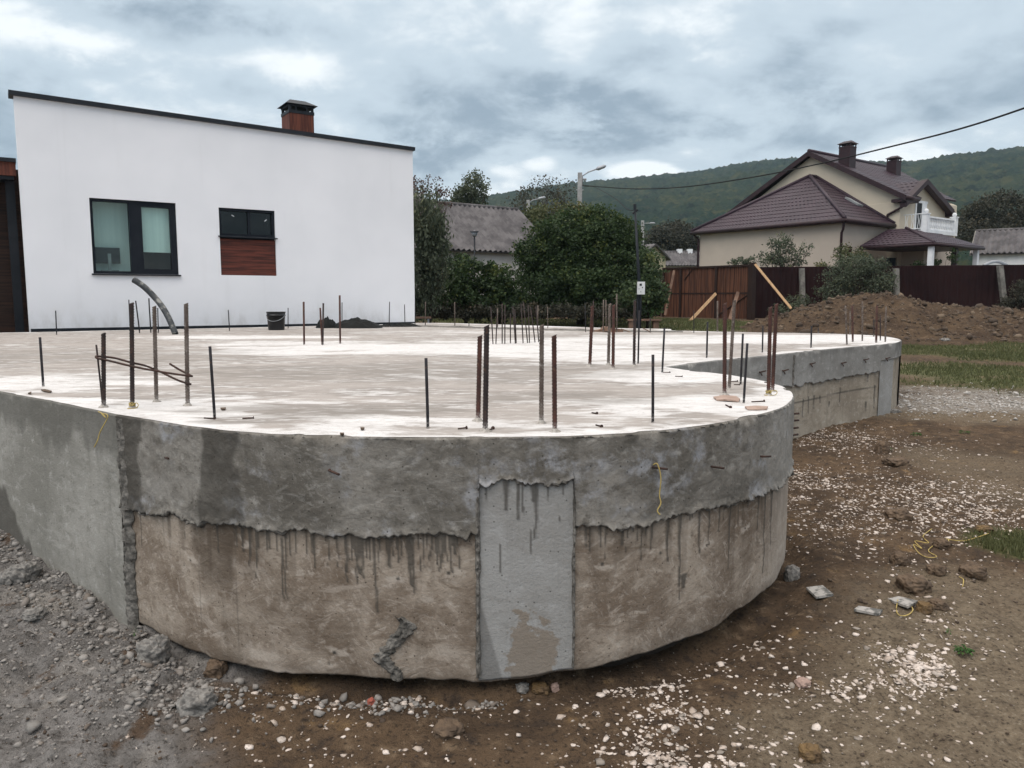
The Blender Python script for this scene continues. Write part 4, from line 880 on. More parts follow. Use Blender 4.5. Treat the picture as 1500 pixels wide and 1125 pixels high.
w1 = rect([(131.5, 289.5), (257.5, 297.5), (262, 402.5), (136, 400.5)]); w2 = rect([(320, 304), (402, 308.5), (404, 348), (322, 345.5)]); wp = rect([(322, 347.5), (404, 350), (405.5, 404), (323.5, 403)])
xa = [0, w1[0], w1[1], w2[0], w2[1], LEN]
mb = MB(); RV = .09
def facade_col(a0, a1, holes):
    z = .0
    for h0, h1 in holes: mb.add([H(a0, 0, z), H(a1, 0, z), H(a1, 0, h0), H(a0, 0, h0)], [(0, 1, 2, 3)]); z = h1
    mb.add([H(a0, 0, z), H(a1, 0, z), H(a1, 0, rz(a1)), H(a0, 0, rz(a0))], [(0, 1, 2, 3)])
def reveal(a0, a1, z0, z1, dp):
    for q in ([(a0, z0), (a1, z0)], [(a1, z0), (a1, z1)], [(a1, z1), (a0, z1)], [(a0, z1), (a0, z0)]):
        (x0, y0), (x1, y1) = q; mb.add([H(x0, 0, y0), H(x1, 0, y1), H(x1, -dp, y1), H(x0, -dp, y0)], [(0, 1, 2, 3)])
facade_col(xa[0], xa[1], []); facade_col(xa[1], xa[2], [(w1[2], w1[3])]); facade_col(xa[2], xa[3], []); facade_col(xa[3], xa[4], [(wp[2], w2[3])]); facade_col(xa[4], xa[5], [])
reveal(w1[0], w1[1], w1[2], w1[3], RV); reveal(w2[0], w2[1], wp[2], w2[3], RV)
DEP = 6.0
for a, d0, d1 in ((0, 0, -.24), (LEN, 0, -DEP), (0.5, -.24, -DEP)): mb.add([H(a, d0, 0), H(a, d1, 0), H(a, d1, rz(a)), H(a, d0, rz(a))], [(0, 1, 2, 3)])
mb.add([H(0, -.24, 0), H(0.5, -.24, 0), H(0.5, -.24, rz(0.5)), H(0, -.24, rz(0))], [(0, 1, 2, 3)])
mb.add([H(0.5, -DEP, 0), H(LEN, -DEP, 0), H(LEN, -DEP, rz(LEN)), H(0.5, -DEP, rz(0.5))], [(0, 1, 2, 3)])
mb.build('wall', M['plaster'], house)
o = MB(); rp = [(-.07, .07), (LEN + .03, .07), (LEN + .03, -DEP - .1), (0.45, -DEP - .1), (0.45, -.28), (-.07, -.28)]
o.add([H(a, d, rz(a)) for a, d in rp] + [H(a, d, rz(a) + .075) for a, d in rp], [tuple(range(6)), tuple(range(6, 12))[::-1]] + [(k, (k + 1) % 6, (k + 1) % 6 + 6, k + 6) for k in range(6)])
o.build('roof_edge', M['black'], house)
o = MB(); o.hexa([H(0.02, .012, -.3), H(LEN - .01, .012, -.3), H(LEN - .01, -.1, -.3), H(0.02, -.1, -.3)], [H(0.02, .012, .075), H(LEN - .01, .012, .075), H(LEN - .01, -.1, .075), H(0.02, -.1, .075)]); o.build('plinth', M['black'], house)
Wb = lambda a, d, z: H(a, d, z)
def window(a0, a1, z0, z1, panes, sillext=.03):
    wf = MB(); fr = .05; f0, f1 = -RV - .05, -.045
    wf.box(a0, a1, f0, f1, z0, z0 + fr, Wb); wf.box(a0, a1, f0, f1, z1 - fr, z1, Wb); wf.box(a0, a0 + fr, f0, f1, z0 + fr, z1 - fr, Wb); wf.box(a1 - fr, a1, f0, f1, z0 + fr, z1 - fr, Wb)
    for (m0, m1) in panes: wf.box(m0, m1, f0, f1 + .004, z0 + fr, z1 - fr, Wb)
    w_ = wf.build('window', M['frame'], house)
    MB().box(a0 + .02, a1 - .02, -.108, -.102, z0 + .02, z1 - .02, Wb).build('pane', M['glass'], w_)
    MB().hexa([H(a0 - sillext, -.06, z0 - .012), H(a1 + sillext, -.06, z0 - .012), H(a1 + sillext, .05, z0 - .03), H(a0 - sillext, .05, z0 - .03)], [H(a0 - sillext, -.06, z0 + .008), H(a1 + sillext, -.06, z0 + .008), H(a1 + sillext, .05, z0 - .008), H(a0 - sillext, .05, z0 - .008)]).build('sill', M['black'], w_)
    return w_
b0 = hit(190, 330)[0]; b1 = hit(201, 330)[0]; wn = window(w1[0], w1[1], w1[2], w1[3], [(b0, b1 + .05)])
# right sash is heavier
MB().box(b1 + .02, b1 + .09, -.13, -.05, w1[2] + .05, w1[3] - .05, Wb).box(w1[1] - .11, w1[1] - .05, -.13, -.05, w1[2] + .05, w1[3] - .05, Wb).box(b1 + .09, w1[1] - .11, -.13, -.05, w1[3] - .1, w1[3] - .05, Wb).box(b1 + .09, w1[1] - .11, -.13, -.05, w1[2] + .05, w1[2] + .1, Wb).build('sash', M['frame'], wn)
MB().box(w1[0] - .05, b0 + .03, -.44, -.43, w1[2] - .1, w1[3] + .1, Wb).build('blind', M['blind'], wn)
MB().box(b1 + .02, w1[1] + .05, -.20, -.195, hit(230, 369)[1], w1[3] + .1, Wb).build('blind', M['blind'], wn)
mk = MB(); mk.box(w1[0] - .3, w1[1] + .4, -1.6, -1.58, .2, 3.2, Wb).box(w1[0] - .32, w1[0] - .3, -1.6, -.12, .2, 3.2, Wb).box(w2[1] + .3, w2[1] + .32, -1.6, -.12, .2, 3.2, Wb).box(w1[1] + .4, w2[1] + .3, -1.6, -1.58, .2, 3.2, Wb).box(w1[0] - .3, w2[1] + .3, -1.6, -.12, .18, .2, Wb).box(w1[0] - .3, w2[1] + .3, -1.6, -.12, 3.2, 3.22, Wb)
mk.build('room', M['roomdark'], house)
wn2 = window(w2[0], w2[1], w2[2], w2[3], [])
m0 = hit(366, 330)[0]
MB().box(m0 - .02, m0 + .03, -.13, -.06, w2[2] + .05, w2[3] - .05, Wb).build('sash', M['frame'], wn2)
MB().box(wp[0] + .004, wp[1] - .004, -RV, -.035, wp[2] + .004, wp[3] - .03, Wb).build('wood_panel', M['redwood'], house)
mp = MB()
for k in range(1, 6): zz = wp[2] + (wp[3] - wp[2]) * k / 6; mp.box(wp[0] + .006, wp[1] - .006, -.06, -.0325, zz - .004, zz + .004, Wb)
mp.build('panel_groove', M['darkwood'], house)
# stickers on the glass
for x, y, a in ((341, 316, .5), (389, 323, -.7)):
    p_, z_ = hit(x, y, -.1); sm_ = MB(); sm_.box(-.028, .028, -.0035, -.0005, -.008, .008, T=lambda q, d, z, p_=p_, z_=z_, a=a: H(p_ + q * math.cos(a) + z * math.sin(a), -.098 + d, z_ - q * math.sin(a) + z * math.cos(a))); sm_.build('sticker', M['white'], wn2)
# monitor inside
mo = empty('monitor', H(hit(160, 380)[0], -.28, hit(160, 386)[1])); tag(mo, 'black computer monitor seen from behind inside the left window', 'monitor')
def mloc(a, d, z): return H(a, d, z) - mo.location
ma0, mz1 = hit(137, 362, -.28); ma1, mz0 = hit(176.5, 388, -.28)
MB().box(ma0 - .05, ma1, -.30, -.27, mz0 + .02, mz1, lambda a, d, z: mloc(a, d, z)).build('screen', M['plastic'], mo)
sa = hit(160.5, 380, -.25)[0]; MB().box(sa - .028, sa + .028, -.265, -.24, mz0 - .1, hit(160, 371.5, -.25)[1], lambda a, d, z: mloc(a, d, z)).box(sa - .14, sa + .14, -.36, -.2, mz0 - .12, mz0 - .1, lambda a, d, z: mloc(a, d, z)).build('stand', M['greyplastic'], mo)
# chimney of the white house
def chimney_parts(parent, c, w, zb, zt, mat, ex, ey, capmat):
    def T(x, y, z): return c + ex * x + ey * y + Vector((0, 0, z))
    h = w / 2; c1 = MB().box(-h, h, -h, h, zb, zt - .60 * w, T).build('chimney', mat, parent)
    k = MB(); k.box(-h * 1.04, h * 1.04, -h * 1.04, h * 1.04, zt - .62 * w, zt - .50 * w, T)
    for sx in (-1, 1):
        for sy in (-1, 1): k.box(min(sx * h, sx * (h - .05)), max(sx * h, sx * (h - .05)), min(sy * h, sy * (h - .05)), max(sy * h, sy * (h - .05)), zt - .51 * w, zt - .30 * w, T)
    for sy in (-1, 1): k.box(-h * .5, -h * .38, sy * h * .95 - .02, sy * h * .95 + .02, zt - .51 * w, zt - .30 * w, T).box(h * .38, h * .5, sy * h * .95 - .02, sy * h * .95 + .02, zt - .51 * w, zt - .30 * w, T)
    k.box(-h * 1.03, h * 1.03, -h * 1.03, h * 1.03, zt - .35 * w, zt - .26 * w, T)
    q = h * 1.28; k.hexa([T(-q, -q, zt - .27 * w), T(q, -q, zt - .27 * w), T(q, q, zt - .27 * w), T(-q, q, zt - .27 * w)], [T(-q * .5, -q * .1, zt), T(q * .5, -q * .1, zt), T(q * .5, q * .1, zt), T(-q * .5, q * .1, zt)])
    k.build('chimney_cap', capmat, c1); return c1
cc = hit(436.5, 190, -1.0); cpt = H(cc[0], -1.0, 0); Ych = cpt.y
zt_ = atY(436, 147.5, Ych).z; wch = 42 / FPX * Ych * .83
chimney_parts(house, Vector((cpt.x, cpt.y, 0)), wch, rz(cc[0]) + WZ - .3, zt_, M['redwoodv'], e, nrm, M['black'])
# annex at the left (wood)
ax = MB(); ax.box(-4, 1.5, -1.2, -1.0, -.3, hit(20, 236)[1], Wb); ax.build('annex_wall', M['darkwood'], house)
MB().box(-4, -.03, -.9, -.3, hit(20, 254)[1] - .0, hit(20, 234)[1], Wb).build('annex_fascia', M['redwoodv'], house)
MB().box(-4, -.02, -1.2, -.25, hit(20, 234)[1], hit(20, 230)[1] + .02, Wb).build('annex_roof', M['black'], house)
MB().box(-.20, -.06, -.75, -.6, -.3, hit(20, 254)[1], Wb).build('annex_post', M['black'], house)
MB().box(-4, -.06, -.85, -.35, hit(20, 254)[1] - .06, hit(20, 254)[1], Wb).build('annex_soffit', M['black'], house)

# ------------------------------------------------------------------ sheets on convex polygons
def interval(P2, t, ax=0):
    r = []
    n = len(P2)
    for i in range(n):
        a, b = P2[i], P2[(i + 1) % n]
        if (a[ax] - t) * (b[ax] - t) <= 0 and a[ax] != b[ax]:
            k = (t - a[ax]) / (b[ax] - a[ax]); r.append(a[1 - ax] + k * (b[1 - ax] - a[1 - ax]))
    return (min(r), max(r)) if r else None
def roof_plane(name, poly, mat, parent, step=.35, lift=.03, mode='rows', thick=.06, wave=.0, edge=None):
    P = [Vector(p) for p in poly]; n = (P[1] - P[0]).cross(P[2] - P[0]).normalized()
    if n.z < 0: n = -n
    ex = Vector((-n.y, n.x, 0)).normalized() if abs(n.z) < .9999 else Vector((1, 0, 0)); ey = n.cross(ex)
    if ey.z < 0: ey = -ey; ex = -ex
    o_ = P[0]; Q = [((p - o_).dot(ex), (p - o_).dot(ey)) for p in P]; mb = MB()
    if mode == 'rows':
        y0 = min(q[1] for q in Q); y1 = max(q[1] for q in Q); y = y0
        while y < y1 - 1e-3:
            yb = min(y + step, y1); i0 = interval(Q, y + 1e-4, 1); i1 = interval(Q, yb - 1e-4, 1)
            if i0 and i1:
                n_ = max(1, int((i0[1] - i0[0]) / .115)); va = []
                for k in range(n_ + 1):
                    t = k / n_; wv = .5 + .5 * math.cos((i0[0] + (i0[1] - i0[0]) * t) / .23 * 2 * math.pi); h = lift * .6 + .018 * wv
                    a = o_ + ex * (i0[0] + (i0[1] - i0[0]) * t) + ey * y; b = o_ + ex * (i1[0] + (i1[1] - i1[0]) * t) + ey * yb
                    va += [a - n * .02, a + n * h, b + n * (.004 + .02 * wv)]
                fs = []
                for k in range(n_): j = k * 3; fs += [(j, j + 3, j + 4, j + 1), (j + 1, j + 4, j + 5, j + 2)]
                mb.add(va, fs)
            y = yb
    else:
        x0 = min(q[0] for q in Q); x1 = max(q[0] for q in Q); nn = int((x1 - x0) / (step / 4)); prev = None; va = []; fs = []
        for k in range(nn + 1):
            x = x0 + (x1 - x0) * k / nn; i0 = interval(Q, min(max(x, x0 + 1e-4), x1 - 1e-4), 0); h = lift * math.sin(k * math.pi / 2) + lift
            a = o_ + ex * x + ey * i0[0] + n * h; b = o_ + ex * x + ey * i0[1] + n * h; va += [a, b]
            if k: j = 2 * k; fs.append((j - 2, j, j + 1, j - 1))
        mb.add(va, fs)
    lo = [p - n * thick for p in P]; N_ = len(P); mb.add(P + lo, [tuple(range(N_, 2 * N_))] + [(i, (i + 1) % N_, (i + 1) % N_ + N_, i + N_) for i in range(N_)])
    return mb.build(name, mat, parent)

# ------------------------------------------------------------------ purple-roofed house
nb = empty('tiled_house', (0, 0, 0)); tag(nb, 'large beige house with purple tiled roofs, two chimneys and a balcony', 'house')
O = Vector((15.3, 36.0, 0)); U = Vector((.6, -.8, 0)); Vv = Vector((.8, .6, 0))
def Q(u, v, z): return O + U * u + Vv * v + Vector((0, 0, z))
GZ = .9
ez = 5.25; ov = .35
gl = 9.0    # garage width (to the left along -u)
apz = 8.05
# walls of the garage
MB().box(-gl + .35, -ov, ov, 4.6, GZ, ez - .12, Q).build('garage_wall', M['peach'], nb)
ap1 = Q(-4.35, 4.75, apz); ap2 = Q(-4.35, 4.62 + .0, apz)
c0 = Q(-gl, 0, ez); c1_ = Q(0, 0, ez); c2 = Q(0, 4.58, ez); c3 = Q(-gl, 4.58, ez)
apex = Q(-4.4, 4.0, apz); apex2 = Q(-4.4, 4.58, apz)
roof_plane('garage_roof', [c0, c1_, apex], M['roof'], nb, .36, .035)
roof_plane('garage_roof', [c1_, c2, apex2, apex], M['roof'], nb, .36, .035)
roof_plane('garage_roof', [c3, c0, apex, apex2], M['roof'], nb, .36, .035)
for a, b in ((c0, apex), (c1_, apex), (c2, apex2), (apex, apex2)): MB().tube([a + Vector((0, 0, .05)), b + Vector((0, 0, .06))], .09, 8).build('ridge_cap', M['roof'], nb, True)
gt_ = MB(); 
for a, b in ((c0, c1_), (c1_, c2)): gt_.tube([a + Vector((0, 0, -.06)), b + Vector((0, 0, -.06))], .1, 8)
gt_.build('gutter', M['trim'], nb, True)
MB().hexa([Q(-gl, 0, ez - .14), Q(0, 0, ez - .14), Q(0, 4.6, ez - .14), Q(-gl, 4.6, ez - .14)], [Q(-gl, 0, ez - .07), Q(0, 0, ez - .07), Q(0, 4.6, ez - .07), Q(-gl, 4.6, ez - .07)]).build('soffit', M['trim'], nb)
def pipe(P, parent=nb, r=.06, mat='trim', name='downpipe'): return MB().tube(P, r, 8).build(name, M[mat], parent, True)
pipe([Q(-.05, .05, ez - .1), Q(-.2, .25, ez - .45), Q(-.28, .27, ez - .6), Q(-.28, .27, GZ)])
pipe([Q(-gl + .05, .1, ez - .1), Q(-gl + .3, .28, ez - .4), Q(-gl + .3, .28, GZ)])
# skylight on right garage slope
def onplane(p0, p1, p2, a, b, off): 
    n = (p1 - p0).cross(p2 - p0).normalized(); n = n if n.z > 0 else -n
    return p0 + (p1 - p0) * a + (p2 - p0) * b + n * off
sk = MB(); q4 = [(.12, .62), (.24, .62), (.45, .32), (.33, .32)]
q4 = [(.36, .50), (.44, .48), (.60, .33), (.52, .35)]
sk.hexa([onplane(c1_, c2, apex, a, b, .03) for a, b in q4], [onplane(c1_, c2, apex, a, b, .12) for a, b in q4]); sk.build('skylight', M['greyplastic'], nb)
# main body
mz = 9.42; me_ = 6.62; v0 = 4.6; L_ = 10.2; ul, ur = -9.75, .35; um = -4.7
wm = MB(); prof = [(ul + .35, GZ), (ur - .35 + .3, GZ), (ur - .05, me_ - .05), (um, mz - .12), (ul + .35, me_ - .0)]
prof = [(ul + .4, GZ), (.2, GZ), (.2, me_ - .05), (um, mz - .18), (ul + .4, me_ - .05)]
wm.add([Q(u, v0, z) for u, z in prof] + [Q(u, v0 + 6.1, z) for u, z in prof], [(0, 1, 2, 3, 4), (9, 8, 7, 6, 5)] + [(i, (i + 1) % 5, (i + 1) % 5 + 5, i + 5) for i in range(5)])
wm.build('main_wall', M['cream'], nb)
er = .62; slope = (mz - me_) / (0.5 - um)
RE = (er, me_ - slope * .12)
zz_ = lambda u: me_ + (.5 - u) * slope
roof_plane('main_roof', [Q(RE[0], v0 - .35, RE[1]), Q(RE[0], v0 + 1.25, RE[1]), Q(um, v0 + 1.25, mz), Q(um, v0 - .35, mz)], M['roof'], nb, .36, .03)
roof_plane('main_roof', [Q(.05, v0 + 1.25, zz_(.05)), Q(.05, v0 + 6.3, zz_(.05)), Q(um, v0 + 8.9, mz), Q(um, v0 + 1.25, mz)], M['roof'], nb, .36, .03)
roof_plane('main_roof', [Q(2 * um - RE[0], v0 - .35, RE[1]), Q(2 * um - RE[0], v0 + 8.9, RE[1]), Q(um, v0 + 8.9, mz), Q(um, v0 - .35, mz)], M['roof'], nb, .36, .03)
fb = MB()
for uu in (RE[0], 2 * um - RE[0]):
    fb.hexa([Q(uu, v0 - .38, RE[1] - .22), Q(um, v0 - .38, mz - .22), Q(um, v0 - .30, mz - .22), Q(uu, v0 - .30, RE[1] - .22)], [Q(uu, v0 - .38, RE[1] + .05), Q(um, v0 - .38, mz + .05), Q(um, v0 - .30, mz + .05), Q(uu, v0 - .30, RE[1] + .05)])
fb.build('barge_board', M['trim'], nb)
MB().tube([Q(um, v0 - .35, mz + .05), Q(um, v0 + 8.9, mz + .05)], .1, 8).build('ridge_cap', M['roof'], nb, True)
MB().tube([Q(RE[0], v0 - .3, RE[1] - .08), Q(RE[0], v0 + 1.0, RE[1] - .08)], .1, 8).build('gutter', M['trim'], nb, True)
MB().box(-.1, RE[0], v0 - .3, v0 + 1.0, RE[1] - .25, RE[1] - .1, Q).build('soffit', M['trim'], nb)
pipe([Q(.5, v0 - .1, RE[1] - .2), Q(.35, v0 - .12, RE[1] - .5), Q(-.35, v0 - .1, 5.75), Q(-.4, v0 - .1, 5.5), Q(-.4, v0 - .1, 5.1)])
# cross gable
def find(px, u):
    lo, hi = 0, 20
    for _ in range(40):
        m = (lo + hi) / 2; q = Q(u, m, 0); r = proj(q.x, q.y, 6.0)[0]
        lo, hi = (m, hi) if r < px else (lo, m)
    return lo
def zq(px, py, u):
    q = Q(u, find(px, u), 0); return atY(px, py, q.y).z
gw_ = .22; go = .6; t0, t1, ta = find(1327, go), find(1397, go), find(1356, go); cz = zq(1356, 264, go); ce = zq(1327, 297, go)
wc = MB(); wc.add([Q(gw_, t0 + .2, GZ), Q(gw_, t1 - .2, GZ), Q(gw_, t1 - .2, ce + .1), Q(gw_, ta, cz - .12), Q(gw_, t0 + .2, ce + .1)] + [Q(gw_ - 2, t0 + .2, GZ), Q(gw_ - 2, t1 - .2, GZ), Q(gw_ - 2, t1 - .2, ce + .1), Q(gw_ - 2, ta, cz - .12), Q(gw_ - 2, t0 + .2, ce + .1)], [(0, 1, 2, 3, 4)] + [(i, (i + 1) % 5, (i + 1) % 5 + 5, i + 5) for i in range(5)])
wc.build('gable_wall', M['cream'], nb)
roof_plane('gable_roof', [Q(go, t0, ce), Q(go, ta, cz), Q(-2.6, ta, cz), Q(.35, t0, ce)], M['roof'], nb, .36, .03)
roof_plane('gable_roof', [Q(go, t1, zq(1397, 309, go)), Q(go, ta, cz), Q(-2.6, ta, cz), Q(.35, t1, zq(1397, 309, go))], M['roof'], nb, .36, .03)
fb = MB()
for tt, zz in ((t0, ce), (t1, zq(1397, 309, go))):
    fb.hexa([Q(go + .03, tt, zz - .2), Q(go + .03, ta, cz - .2), Q(go - .3, ta, cz - .2), Q(go - .3, tt, zz - .2)], [Q(go + .03, tt, zz + .06), Q(go + .03, ta, cz + .06), Q(go - .3, ta, cz + .04), Q(go - .3, tt, zz + .04)])
ce2 = zq(1397, 309, go); fb.hexa([Q(go + .04, t1 - .1, ce2 - .28), Q(go + .04, t1 + .3, ce2 - .32), Q(-1, t1 + .3, ce2 - .32), Q(-1, t1 - .1, ce2 - .28)], [Q(go + .04, t1 - .1, ce2 + .02), Q(go + .04, t1 + .3, ce2 - .14), Q(-1, t1 + .3, ce2 - .14), Q(-1, t1 - .1, ce2 + .02)])
fb.build('barge_board', M['trim'], nb)
# chimneys
def chim(px, pt, pb, w, v, uu):
    c = Q(uu, v, 0); chimney_parts(nb, c, w, 7.6, atY(px, pt, c.y).z, M['trim'], U, Vv, M['trim'])
chim(1229, 206.5, 250, .62, 5.4, -3.15); chim(1305.5, 228.5, 262, .56, find(1305, -3.4), -3.4)
# balcony door, balcony and bay
bd0, bd1 = find(1340, gw_), find(1356, gw_)
dz0 = 5.0; dz1 = zq(1348, 296, gw_)
dr_ = MB().box(gw_ - .02, gw_ + .05, bd0, bd0 + .1, dz0, dz1, Q).box(gw_ - .02, gw_ + .05, bd1 - .1, bd1, dz0, dz1, Q).box(gw_ - .02, gw_ + .06, bd0 - .05, bd1 + .05, dz1 - .06, dz1 + .06, Q).box(gw_ - .02, gw_ + .045, (bd0 + bd1) / 2 + .1, bd1 - .1, dz0, dz1 - .06, Q).build('balcony_door', M['white'], nb)
MB().box(gw_ - .02, gw_ + .02, bd0 + .1, (bd0 + bd1) / 2 + .1, dz0, dz1 - .06, Q).build('pane', M['roomdark'], dr_)
bu = 1.3; bv0, bv1 = find(1357, bu), find(1399, bu); bz = zq(1357, 337, bu)
MB().box(gw_, bu, bv0, bv1, GZ, bz - .15, Q).build('bay_wall', M['peach'], nb)
MB().box(gw_, bu + .12, bv0 - .12, bv1 + .12, bz - .15, bz + .03, Q).build('balcony_floor', M['white'], nb)
def baluster(mb, u, v, z0, z1):
    h = z1 - z0; pr = [(.05, 0), (.03, .1), (.06, .3), (.07, .42), (.03, .7), (.045, .9), (.05, 1)]; n_ = 8
    vs = [Q(u, v, z0 + h * b) + Vector((a * math.cos(2 * math.pi * k / n_), a * math.sin(2 * math.pi * k / n_), 0)) for a, b in pr for k in range(n_)]
    mb.add(vs, [(i * n_ + k, i * n_ + (k + 1) % n_, (i + 1) * n_ + (k + 1) % n_, (i + 1) * n_ + k) for i in range(len(pr) - 1) for k in range(n_)])
for k in range(15): mbb = MB(); baluster(mbb, bu, bv0 + .26 + k * (bv1 - bv0 - .52) / 14, bz + .08, bz + .60); mbb.build('baluster', M['white'], nb, True)
rl = MB().box(bu - .08, bu + .08, bv0, bv1, bz + .60, bz + .68, Q).box(bu - .07, bu + .07, bv0, bv1, bz + .03, bz + .08, Q)
rl.build('balcony_rail', M['white'], nb)
for vv in (bv0 + .02, bv1 - .02):
    pm = MB().box(bu - .13, bu + .13, vv - .13, vv + .13, bz + .03, bz + .76, Q).box(bu - .16, bu + .16, vv - .16, vv + .16, bz + .76, bz + .81, Q)
    pr = [(0.001, .22), (.07, .2), (.11, .12), (.10, .06), (.05, .0)]; n_ = 10
    vs = [Q(bu, vv, bz + .81 + b) + Vector((a * math.cos(2 * math.pi * k / n_), a * math.sin(2 * math.pi * k / n_), 0)) for a, b in pr for k in range(n_)]
    pm.add(vs, [(i * n_ + k, i * n_ + (k + 1) % n_, (i + 1) * n_ + (k + 1) % n_, (i + 1) * n_ + k) for i in range(4) for k in range(n_)]).build('balcony_pier', M['white'], nb)
sr = MB()
sr.tube([Q(gw_, bv0, bz + .8), Q(bu, bv0, bz + .8)], .02, 6).tube([Q(gw_, bv0, bz + .1), Q(bu, bv0, bz + .1)], .02, 6)
for k in range(7): u = gw_ + (bu - gw_) * (k + .5) / 7; sr.tube([Q(u, bv0, bz + .1), Q(u + .05 * (-1) ** k, bv0, bz + .45), Q(u, bv0, bz + .8)], .014, 5)
sr.build('side_railing', M['white'], nb)
# veranda roof
vz = 4.05; vt = 4.95; e0 = Q(0.02, 1.4, vz); e1 = Q(3.4, 1.4, vz); e2_ = Q(3.4, 6.4, vz); h0 = Q(.02, 3.9, vt); h1 = Q(.9, 3.9, vt); h2 = Q(.9, 6.4, vt)
roof_plane('veranda_roof', [e0, e1, h1, h0], M['roof'], nb, .34, .03); roof_plane('veranda_roof', [e1, e2_, h2, h1], M['roof'], nb, .34, .03)
MB().tube([e1, h1 + Vector((0, 0, .04))], .07, 8).build('ridge_cap', M['roof'], nb, True)
MB().tube([e0 - Vector((0, 0, .08)), e1 - Vector((0, 0, .08)), e2_ - Vector((0, 0, .08))], .08, 8).build('gutter', M['trim'], nb, True)
MB().hexa([Q(0, 1.4, vz - .14), Q(3.4, 1.4, vz - .14), Q(3.4, 6.4, vz - .14), Q(0, 6.4, vz - .14)], [Q(0, 1.4, vz - .08), Q(3.4, 1.4, vz - .08), Q(3.4, 6.4, vz - .08), Q(0, 6.4, vz - .08)]).build('soffit', M['trim'], nb)
for u, v in ((3.2, 1.6), (3.2, 6.1), (3.2, 3.9)):
    MB().box(u - .1, u + .1, v - .1, v + .1, GZ, vz - .14, Q).build('veranda_post', M['white' if v != 3.9 else 'trim'], nb)
gd = MB().box(-.355, -.33, find(1244, -.35), find(1251, -.35), GZ + .3, 4.05, Q).build('door', M['darkwood'], nb)
MB().box(.0, .19, 3.9, 4.5, GZ, 3.6, Q).build('dark_doorway', M['roomdark'], nb)

# ------------------------------------------------------------------ far small houses
def gable_house(name, base_l, base_r, zg, ze, zrdg, depth, wallm, roofm, lab, ridge_along=True, chim=0, over=.3, corr=True):
    a = Vector((base_l[0], base_l[1], 0)); b = Vector((base_r[0], base_r[1], 0)); ex = (b - a).normalized(); ey = Vector((-ex.y, ex.x, 0)); L = (b - a).length
    h = empty(name, (0, 0, 0)); tag(h, lab, 'house')
    T = lambda x, y, z: a + ex * x + ey * y + Vector((0, 0, z))
    if ridge_along:
        m = MB(); pr = [(0, zg), (depth, zg), (depth, ze), (depth / 2, zrdg - .08), (0, ze)]
        m.add([T(0, y, z) for y, z in pr] + [T(L, y, z) for y, z in pr], [(0, 1, 2, 3, 4), (9, 8, 7, 6, 5)] + [(i, (i + 1) % 5, (i + 1) % 5 + 5, i + 5) for i in range(5)]); m.build('wall', wallm, h)
        k = (zrdg - ze) / (depth / 2)
        roof_plane('roof', [T(-over, -over, ze - k * over), T(L + over, -over, ze - k * over), T(L + over, depth / 2, zrdg), T(-over, depth / 2, zrdg)], roofm, h, .26 if corr else .35, .05, 'cols' if corr else 'rows')
        roof_plane('roof', [T(-over, depth + over, ze - k * over), T(L + over, depth + over, ze - k * over), T(L + over, depth / 2, zrdg), T(-over, depth / 2, zrdg)], roofm, h, .26 if corr else .35, .05, 'cols' if corr else 'rows')
        MB().tube([T(-over, depth / 2, zrdg + .04), T(L + over, depth / 2, zrdg + .04)], .09, 8).build('ridge_cap', roofm, h, True)
        bb = MB(); 
        for xx in (-over - .02, L + over - .02): bb.hexa([T(xx, -over, ze - k * over - .1), T(xx + .05, -over, ze - k * over - .1), T(xx + .05, depth / 2, zrdg - .1), T(xx, depth / 2, zrdg - .1)], [T(xx, -over, ze - k * over + .08), T(xx + .05, -over, ze - k * over + .08), T(xx + .05, depth / 2, zrdg + .08), T(xx, depth / 2, zrdg + .08)])
        bb.build('barge_board', M['post'], h)
    else:
        m = MB(); pr = [(0, zg), (L, zg), (L, ze), (L / 2, zrdg - .08), (0, ze)]
        m.add([T(x, 0, z) for x, z in pr] + [T(x, depth, z) for x, z in pr], [(0, 1, 2, 3, 4), (9, 8, 7, 6, 5)] + [(i, (i + 1) % 5, (i + 1) % 5 + 5, i + 5) for i in range(5)]); m.build('wall', wallm, h)
        k = (zrdg - ze) / (L / 2)
        for s_ in (0, 1):
            x0 = -over if s_ == 0 else L + over
            roof_plane('roof', [T(x0, -over, ze - k * over), T(x0, depth, ze - k * over), T(L / 2, depth, zrdg), T(L / 2, -over, zrdg)], roofm, h, .3, .03, 'cols')
    return h, T, L
a = atY(590, 430, 30.2); b = atY(803, 430, 34.5)
oh, OT, OL = gable_house('old_house', (a.x, a.y), (b.x, b.y), .8, 3.75, 5.72, 5.4, M['oldwall'], M['asbestos'], 'old whitewashed house with grey corrugated roof behind the bushes')
MB().box(OL - 4.9, OL - 4.2, -.04, .1, 2.2, 3.35, OT).build('window', M['roomdark'], oh)
MB().box(OL - 5.0, OL - 4.1, -.06, -.03, 2.1, 2.2, OT).build('sill', M['white'], oh)
tmp = MB().box(OL * .30, OL * .30 + .5, 2.9, 3.4, 5.3, 6.15, OT).build('chimney', M['oldwall'], oh)
a = atY(938, 385, 58); b = atY(975, 385, 60)
gable_house('small_house', (a.x, a.y), (b.x, b.y), .9, atY(975, 375, 58).z, atY(957, 359, 60).z, 4, M['yellowwall'], M['asbestos'], 'small pale yellow gabled house beyond the meter pole', False)
a = atY(974, 385, 66); b = atY(1030, 385, 66)
fh, FT, FL = gable_house('small_house', (a.x, a.y), (b.x, b.y), .9, atY(1000, 387, 66).z, atY(1000, 369, 68).z, 5, M['oldwall'], M['asbestos'], 'low grey-roofed house with two little white chimneys left of the beige house')
for px in (997, 1012): c = (atY(px, 370, 68).x - a.x); MB().box(c - .2, c + .2, 2.2, 2.8, atY(px, 371, 68).z - .5, atY(px, 364.5, 68).z, FT).build('chimney', M['white'], fh)
